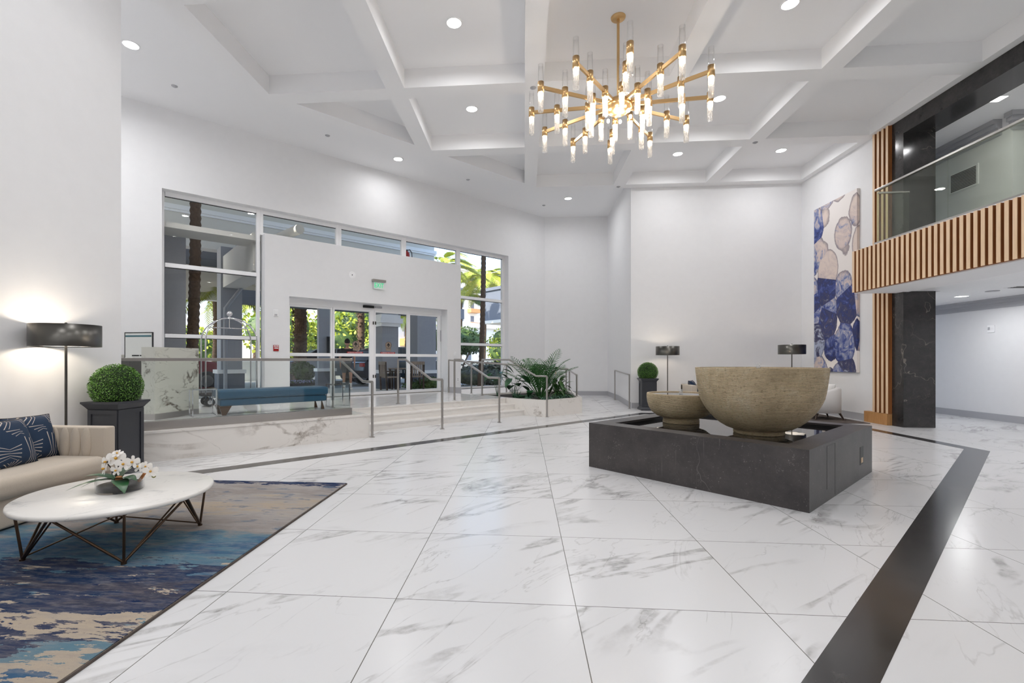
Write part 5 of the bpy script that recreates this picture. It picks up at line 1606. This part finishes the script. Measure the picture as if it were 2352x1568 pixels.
# far buildings
def building(label, s, v, w, d, h, fl_h, ncol, mat, bal=True, wmat='winglassd'):
    t = thing('apartment_building', label, 'building', EW(s, v, GZ), EA, 'far buildings')
    MB().box(0, w, 0, d, 0, h).build('walls', mat, t)
    wn_ = MB(); bl = MB()
    nf = int(h / fl_h)
    for j in range(nf):
        for i in range(ncol):
            x = w * (i + 0.5) / ncol; z = fl_h * j + fl_h * 0.35
            wn_.box(x - w / ncol * 0.16, x + w / ncol * 0.16, -0.06, 0.0, z, z + fl_h * 0.42)
            wn_.box(-0.06, 0.0, d * (i + 0.4) / ncol, d * (i + 0.65) / ncol, z, z + fl_h * 0.42)
            if bal and i % 3 == 1: bl.box(x - w / ncol * 0.45, x + w / ncol * 0.45, -1.0, 0.0, z - fl_h * 0.36, z - fl_h * 0.08)
    wn_.build('windows', 'stuccod', t)
    if bal: bl.build('balconies', 'oak', t)
    MB().box(-0.4, w + 0.4, -0.4, d + 0.4, h, h + 0.5).build('roof_edge', 'stuccow', t)
building('white apartment tower with ochre balconies far beyond the right window', 44, 60, 26, 12, 15.5, 2.2, 12, 'stuccow')
building('low ochre-roofed building beyond the right window hedge', 26, 40, 12, 6, 4.6, 2.2, 6, 'stuccow', False)
building('white building behind the palms in the left window', -4.0, 52, 12, 8, 8.0, 2.6, 7, 'stuccow')
building('pale building behind the gap right of the door pillars', 15.0, 38, 8, 6, 6.0, 2.4, 5, 'stuccow')
ebox('annex_building', 'blue-grey flat-roofed annex jutting into the right window', 'building', [(20, 34, 17.5, 24.2, 3.9, 6.15)], 'stuccod',
     parts=[('roof_coping', [(19.9, 34, 17.4, 24.3, 6.0, 6.2)], 'stuccod'), ('lower_band', [(19.93, 34, 17.4, 24.25, 3.85, 4.05)], 'stuccow'), ('column', [(24.0, 24.5, 18.2, 18.7, GZ, 3.9), (24.0, 24.5, 23.2, 23.7, GZ, 3.9)], 'stuccow')])
ebox('garden_wall', 'low white garden wall behind the parked cars', 'wall', [(-4, 30, 25.6, 25.9, GZ, 1.35)], 'stuccow', parts=[('coping', [(-4, 30, 25.55, 25.95, 1.35, 1.43)], 'white')])

# cars
def car(label, s, v, ang, mat, z=GZ):
    t = thing('car', label, 'car', EW(s, v, z), EA + ang, 'cars on the drive')
    prof = [(-2.2, 0.32), (-2.28, 0.62), (-2.22, 0.95), (-1.95, 1.02), (-1.35, 1.06), (1.05, 1.04), (1.7, 0.98), (2.2, 0.82), (2.3, 0.55), (2.25, 0.30)]
    def ext(pr, y0, y1, inset_=0.0):
        n = len(pr)
        vs = [(x, y0, z_) for x, z_ in pr] + [(x, y1, z_) for x, z_ in pr]
        return MB().add(vs, [tuple(range(n)), tuple(range(2 * n - 1, n - 1, -1))] + [(i, i + n, (i + 1) % n + n, (i + 1) % n) for i in range(n)])
    b = ext(prof, -0.9, 0.9).build('body', mat, t, bevel=0.07)
    cab = [(-2.05, 1.0), (-1.55, 1.48), (-1.1, 1.58), (0.1, 1.58), (0.45, 1.50), (1.2, 1.02)]
    ext(cab, -0.72, 0.72).build('cabin', 'black', t, bevel=0.06)
    ext([(-1.55, 1.49), (-1.1, 1.60), (0.1, 1.60), (0.45, 1.52), (0.1, 1.54), (-1.1, 1.54)], -0.70, 0.70).build('roof', mat, t)
    pl_ = MB()
    for y in (-0.73, 0.73):
        pl_.bar((-1.98, y, 1.03), (-1.5, y, 1.5), 0.05).bar((-0.5, y, 1.03), (-0.55, y, 1.57), 0.05).bar((1.15, y, 1.03), (0.42, y, 1.52), 0.05)
    pl_.build('window_pillars', mat, t)
    for x in (-1.4, 1.45):
        for y in (-0.84, 0.84):
            w_ = MB().cyl((0, 0, 0), 0.33, -0.11, 0.11, 28).xform(Matrix.Translation((x, y, 0.33)) @ Matrix.Rotation(R(90), 4, 'X')).build('wheel', 'black', t)
            MB().cyl((0, 0, 0), 0.20, -0.118, 0.118, 20).xform(Matrix.Translation((x, y, 0.33)) @ Matrix.Rotation(R(90), 4, 'X')).build('rim', 'stain', w_)
    MB().box(-2.30, -2.22, -0.88, -0.60, 0.78, 0.92).box(-2.30, -2.22, 0.60, 0.88, 0.78, 0.92).build('tail_light', 'redmetal', t)
    MB().box(2.18, 2.26, -0.85, -0.5, 0.66, 0.78).box(2.18, 2.26, 0.5, 0.85, 0.66, 0.78).build('headlight', 'white', t)
    return t
MAT['cardark'] = flat('dark_grey_car_paint', srgb(58, 60, 66), 0.2, 0.4)
MAT['carred'] = flat('wine_red_car_paint', srgb(124, 18, 34), 0.2, 0.2)
MAT['carsilver'] = flat('silver_car_paint', srgb(170, 176, 184), 0.2, 0.5)
car('dark grey car with red tail light standing outside the sliding doors', 10.35, 18.3, R(4), 'cardark')
car('wine-red car seen through the left window and the luggage cart', 1.45, 19.2, R(3), 'carred')
car('silver car parked beyond the grey pillar, behind the person', 8.4, 22.4, R(170), 'carsilver')

# outdoor table and chairs
def chair_(label, s, v, ang):
    t = thing('patio_chair', label, 'chair', EW(s, v, GZ + 0.021), EA + ang, 'dark slatted patio chairs')
    for x in (-0.22, 0.22):
        MB().box(x - 0.025, x + 0.025, -0.24, -0.19, 0, 0.62).build('leg', 'darkwood', t)
        MB().add([(x - 0.025, 0.19, 0), (x + 0.025, 0.19, 0), (x + 0.025, 0.24, 0), (x - 0.025, 0.24, 0), (x - 0.025, 0.25, 0.95), (x + 0.025, 0.25, 0.95), (x + 0.025, 0.30, 0.95), (x - 0.025, 0.30, 0.95)],
                 [(3, 2, 1, 0), (4, 5, 6, 7), (0, 1, 5, 4), (1, 2, 6, 5), (2, 3, 7, 6), (3, 0, 4, 7)]).build('leg', 'darkwood', t)
        MB().box(x - 0.035, x + 0.035, -0.25, 0.25, 0.62, 0.65).build('armrest', 'darkwood', t)
    MB().box(-0.22, 0.22, -0.22, 0.22, 0.42, 0.46).build('seat', 'grwood', t)
    m_ = MB().box(-0.24, 0.24, 0.24, 0.30, 0.86, 0.97)
    for i in range(6): m_.box(-0.19 + i * 0.07, -0.16 + i * 0.07, 0.25, 0.27, 0.46, 0.87)
    m_.build('backrest', 'grwood', t)
chair_('dark slatted patio chair with its back to the glass, behind the middle handrail', 8.62, 14.15, R(165))
chair_('dark slatted patio chair at the left side of the patio table', 7.72, 14.35, R(90))
pt_ = thing('patio_table', 'dark square patio table outside the right-hand doors', 'table', EW(8.35, 14.75, GZ + 0.021), EA)
MB().box(-0.36, 0.36, -0.3, 0.2, 0.70, 0.74).build('tabletop', 'grwood', pt_)
for x in (-0.32, 0.32):
    for y in (-0.26, 0.16): MB().box(x - 0.03, x + 0.03, y - 0.03, y + 0.03, 0, 0.70).build('leg', 'darkwood', pt_)
bush('low green plants at the foot of the wide pier outside', 9.1, 14.45, -0.05, 0.85, 0.25, 0.22, 900, 0.09, 'oleaf2', 52, cat='shrub', name='shrub')

# person outside, back to us
def person():
    t = thing('person', 'person in dark shirt, grey shorts and white socks walking away outside the doors', 'person', EW(6.62, 15.3, GZ + 0.021), EA + R(-20))
    J = {'pel': (0, 0, 0.90), 'wa': (0, 0.0, 1.05), 'ch': (0, 0.01, 1.27), 'nk': (0, 0.0, 1.43), 'hb': (0, -0.005, 1.50),
         'shL': (-0.17, 0, 1.37), 'elL': (-0.235, 0.02, 1.11), 'wrL': (-0.225, -0.07, 0.88), 'shR': (0.17, 0, 1.37), 'elR': (0.24, 0.04, 1.11), 'wrR': (0.235, -0.03, 0.87),
         'hiL': (-0.095, 0, 0.87), 'knL': (-0.105, 0.03, 0.49), 'anL': (-0.11, -0.06, 0.085), 'toL': (-0.12, 0.11, 0.035),
         'hiR': (0.095, 0, 0.87), 'knR': (0.11, -0.09, 0.48), 'anR': (0.11, 0.08, 0.085), 'toR': (0.125, -0.08, 0.035)}
    J['toL'] = (-0.13, -0.20, 0.04); J['toR'] = (0.135, -0.06, 0.04)
    rad = {'pel': (0.155, 0.11), 'wa': (0.135, 0.10), 'ch': (0.165, 0.115), 'nk': (0.055, 0.055), 'hb': (0.05, 0.05), 'shL': (0.06,) * 2, 'shR': (0.06,) * 2, 'elL': (0.042,) * 2, 'elR': (0.042,) * 2,
           'wrL': (0.026,) * 2, 'wrR': (0.026,) * 2, 'hiL': (0.095,) * 2, 'hiR': (0.095,) * 2, 'knL': (0.058,) * 2, 'knR': (0.058,) * 2, 'anL': (0.04,) * 2, 'anR': (0.04,) * 2, 'toL': (0.03,) * 2, 'toR': (0.03,) * 2}
    E_ = [('pel', 'wa'), ('wa', 'ch'), ('ch', 'nk'), ('nk', 'hb'), ('ch', 'shL'), ('shL', 'elL'), ('elL', 'wrL'), ('ch', 'shR'), ('shR', 'elR'), ('elR', 'wrR'),
          ('pel', 'hiL'), ('hiL', 'knL'), ('knL', 'anL'), ('anL', 'toL'), ('pel', 'hiR'), ('hiR', 'knR'), ('knR', 'anR'), ('anR', 'toR')]
    def skin(name, joints, edges, mat, grow=0.0, root=None, extra=None):
        ks = list(joints)
        me = bpy.data.meshes.new(name)
        me.from_pydata([joints[k] for k in ks], [(ks.index(a), ks.index(b)) for a, b in edges], [])
        o = bpy.data.objects.new(name, me)
        COL.objects.link(o)
        o.modifiers.new('skin', 'SKIN')
        sub = o.modifiers.new('sub', 'SUBSURF'); sub.levels = 2; sub.render_levels = 2
        if not me.skin_vertices: me.skin_vertices.new() if hasattr(me.skin_vertices, 'new') else None
        lay = me.skin_vertices[0].data
        for i, k in enumerate(ks):
            r_ = (extra or rad)[k]
            lay[i].radius = (r_[0] + grow, r_[1] + grow)
            lay[i].use_root = (k == (root or ks[0]))
        bpy.context.view_layer.update()
        dg = bpy.context.evaluated_depsgraph_get()
        m2 = bpy.data.meshes.new_from_object(o.evaluated_get(dg))
        bpy.data.objects.remove(o, do_unlink=True)
        m2.materials.clear(); m2.materials.append(mat)
        for p in m2.polygons: p.use_smooth = True
        r_ = bpy.data.objects.new(name, m2); COL.objects.link(r_); r_.parent = t
        return r_
    skinm = flat('skin', srgb(196, 148, 124), 0.6)
    # fingers grow from the same skeleton as the body so it stays one surface
    J2, rad2, E2 = dict(J), dict(rad), list(E_)
    for sd, sg in (('L', -1), ('R', 1)):
        w = Vector(J['wr' + sd])
        J2['pa' + sd] = tuple(w + Vector((0, -0.01, -0.07))); rad2['pa' + sd] = (0.030, 0.018); E2.append(('wr' + sd, 'pa' + sd))
        for f_ in range(4):
            L_ = (0.060, 0.072, 0.068, 0.052)[f_]
            b_ = w + Vector((0.0, -0.034 + 0.02 * f_, -0.10)); c_ = b_ + Vector((-sg * 0.012, 0, -L_))
            J2['f%d%s' % (f_, sd)] = tuple(b_); J2['g%d%s' % (f_, sd)] = tuple(c_)
            rad2['f%d%s' % (f_, sd)] = (0.0085,) * 2; rad2['g%d%s' % (f_, sd)] = (0.007,) * 2
            E2 += [('pa' + sd, 'f%d%s' % (f_, sd)), ('f%d%s' % (f_, sd), 'g%d%s' % (f_, sd))]
        J2['th' + sd] = tuple(w + Vector((-sg * 0.01, -0.055, -0.085))); rad2['th' + sd] = (0.010,) * 2; E2.append(('pa' + sd, 'th' + sd))
    body = skin('body', J2, E2, skinm, 0.0, 'pel', rad2)
    hd_ = MB().ball((0, -0.005, 1.615), 0.105, 24, 18, 0.80, 0.95, 1.15)
    hd_.ball((0, 0.096, 1.60), 0.016, 8, 6).ball((-0.086, 0.0, 1.61), 0.025, 8, 6, 0.4, 0.7, 1.1).ball((0.086, 0.0, 1.61), 0.025, 8, 6, 0.4, 0.7, 1.1)
    hd_.build('head', skinm, t)
    MB().ball((0, -0.018, 1.650), 0.108, 24, 14, 0.84, 0.96, 1.0).build('hair', flat('dark_hair', srgb(40, 32, 28), 0.8), t)
    js = {k: J[k] for k in ('pel', 'wa', 'ch', 'shL', 'shR')}
    js['slL'] = (-0.21, 0.01, 1.22); js['slR'] = (0.21, 0.02, 1.22)
    rs = dict(rad); rs['slL'] = rs['slR'] = (0.052,) * 2; rs['pel'] = (0.175, 0.125)
    skin('shirt', js, [('pel', 'wa'), ('wa', 'ch'), ('ch', 'shL'), ('shL', 'slL'), ('ch', 'shR'), ('shR', 'slR')], flat('black_shirt_cotton', srgb(26, 26, 34), 0.9), 0.016, 'pel', rs)
    js = {k: J[k] for k in ('pel', 'hiL', 'hiR')}
    js['kL'] = (-0.105, 0.02, 0.56); js['kR'] = (0.108, -0.06, 0.56)
    rs = dict(rad); rs['kL'] = rs['kR'] = (0.088,) * 2
    skin('shorts', js, [('pel', 'hiL'), ('hiL', 'kL'), ('pel', 'hiR'), ('hiR', 'kR')], flat('grey_shorts_cotton', srgb(84, 88, 96), 0.9), 0.012, 'pel', rs)
    for sd in ('L', 'R'):
        a_, k_ = Vector(J['an' + sd]), Vector(J['kn' + sd])
        MB().tube([a_, a_ + (k_ - a_) * 0.42], [0.050, 0.056], 14).build('sock', 'petal', t)
        to = Vector(J['to' + sd])
        MB().tube([a_ + Vector((0, 0.03, -0.035)), a_ * 0.5 + to * 0.5 + Vector((0, 0, -0.015)), to], [0.045, 0.046, 0.034], 12).build('shoe', 'petal', t)
person()
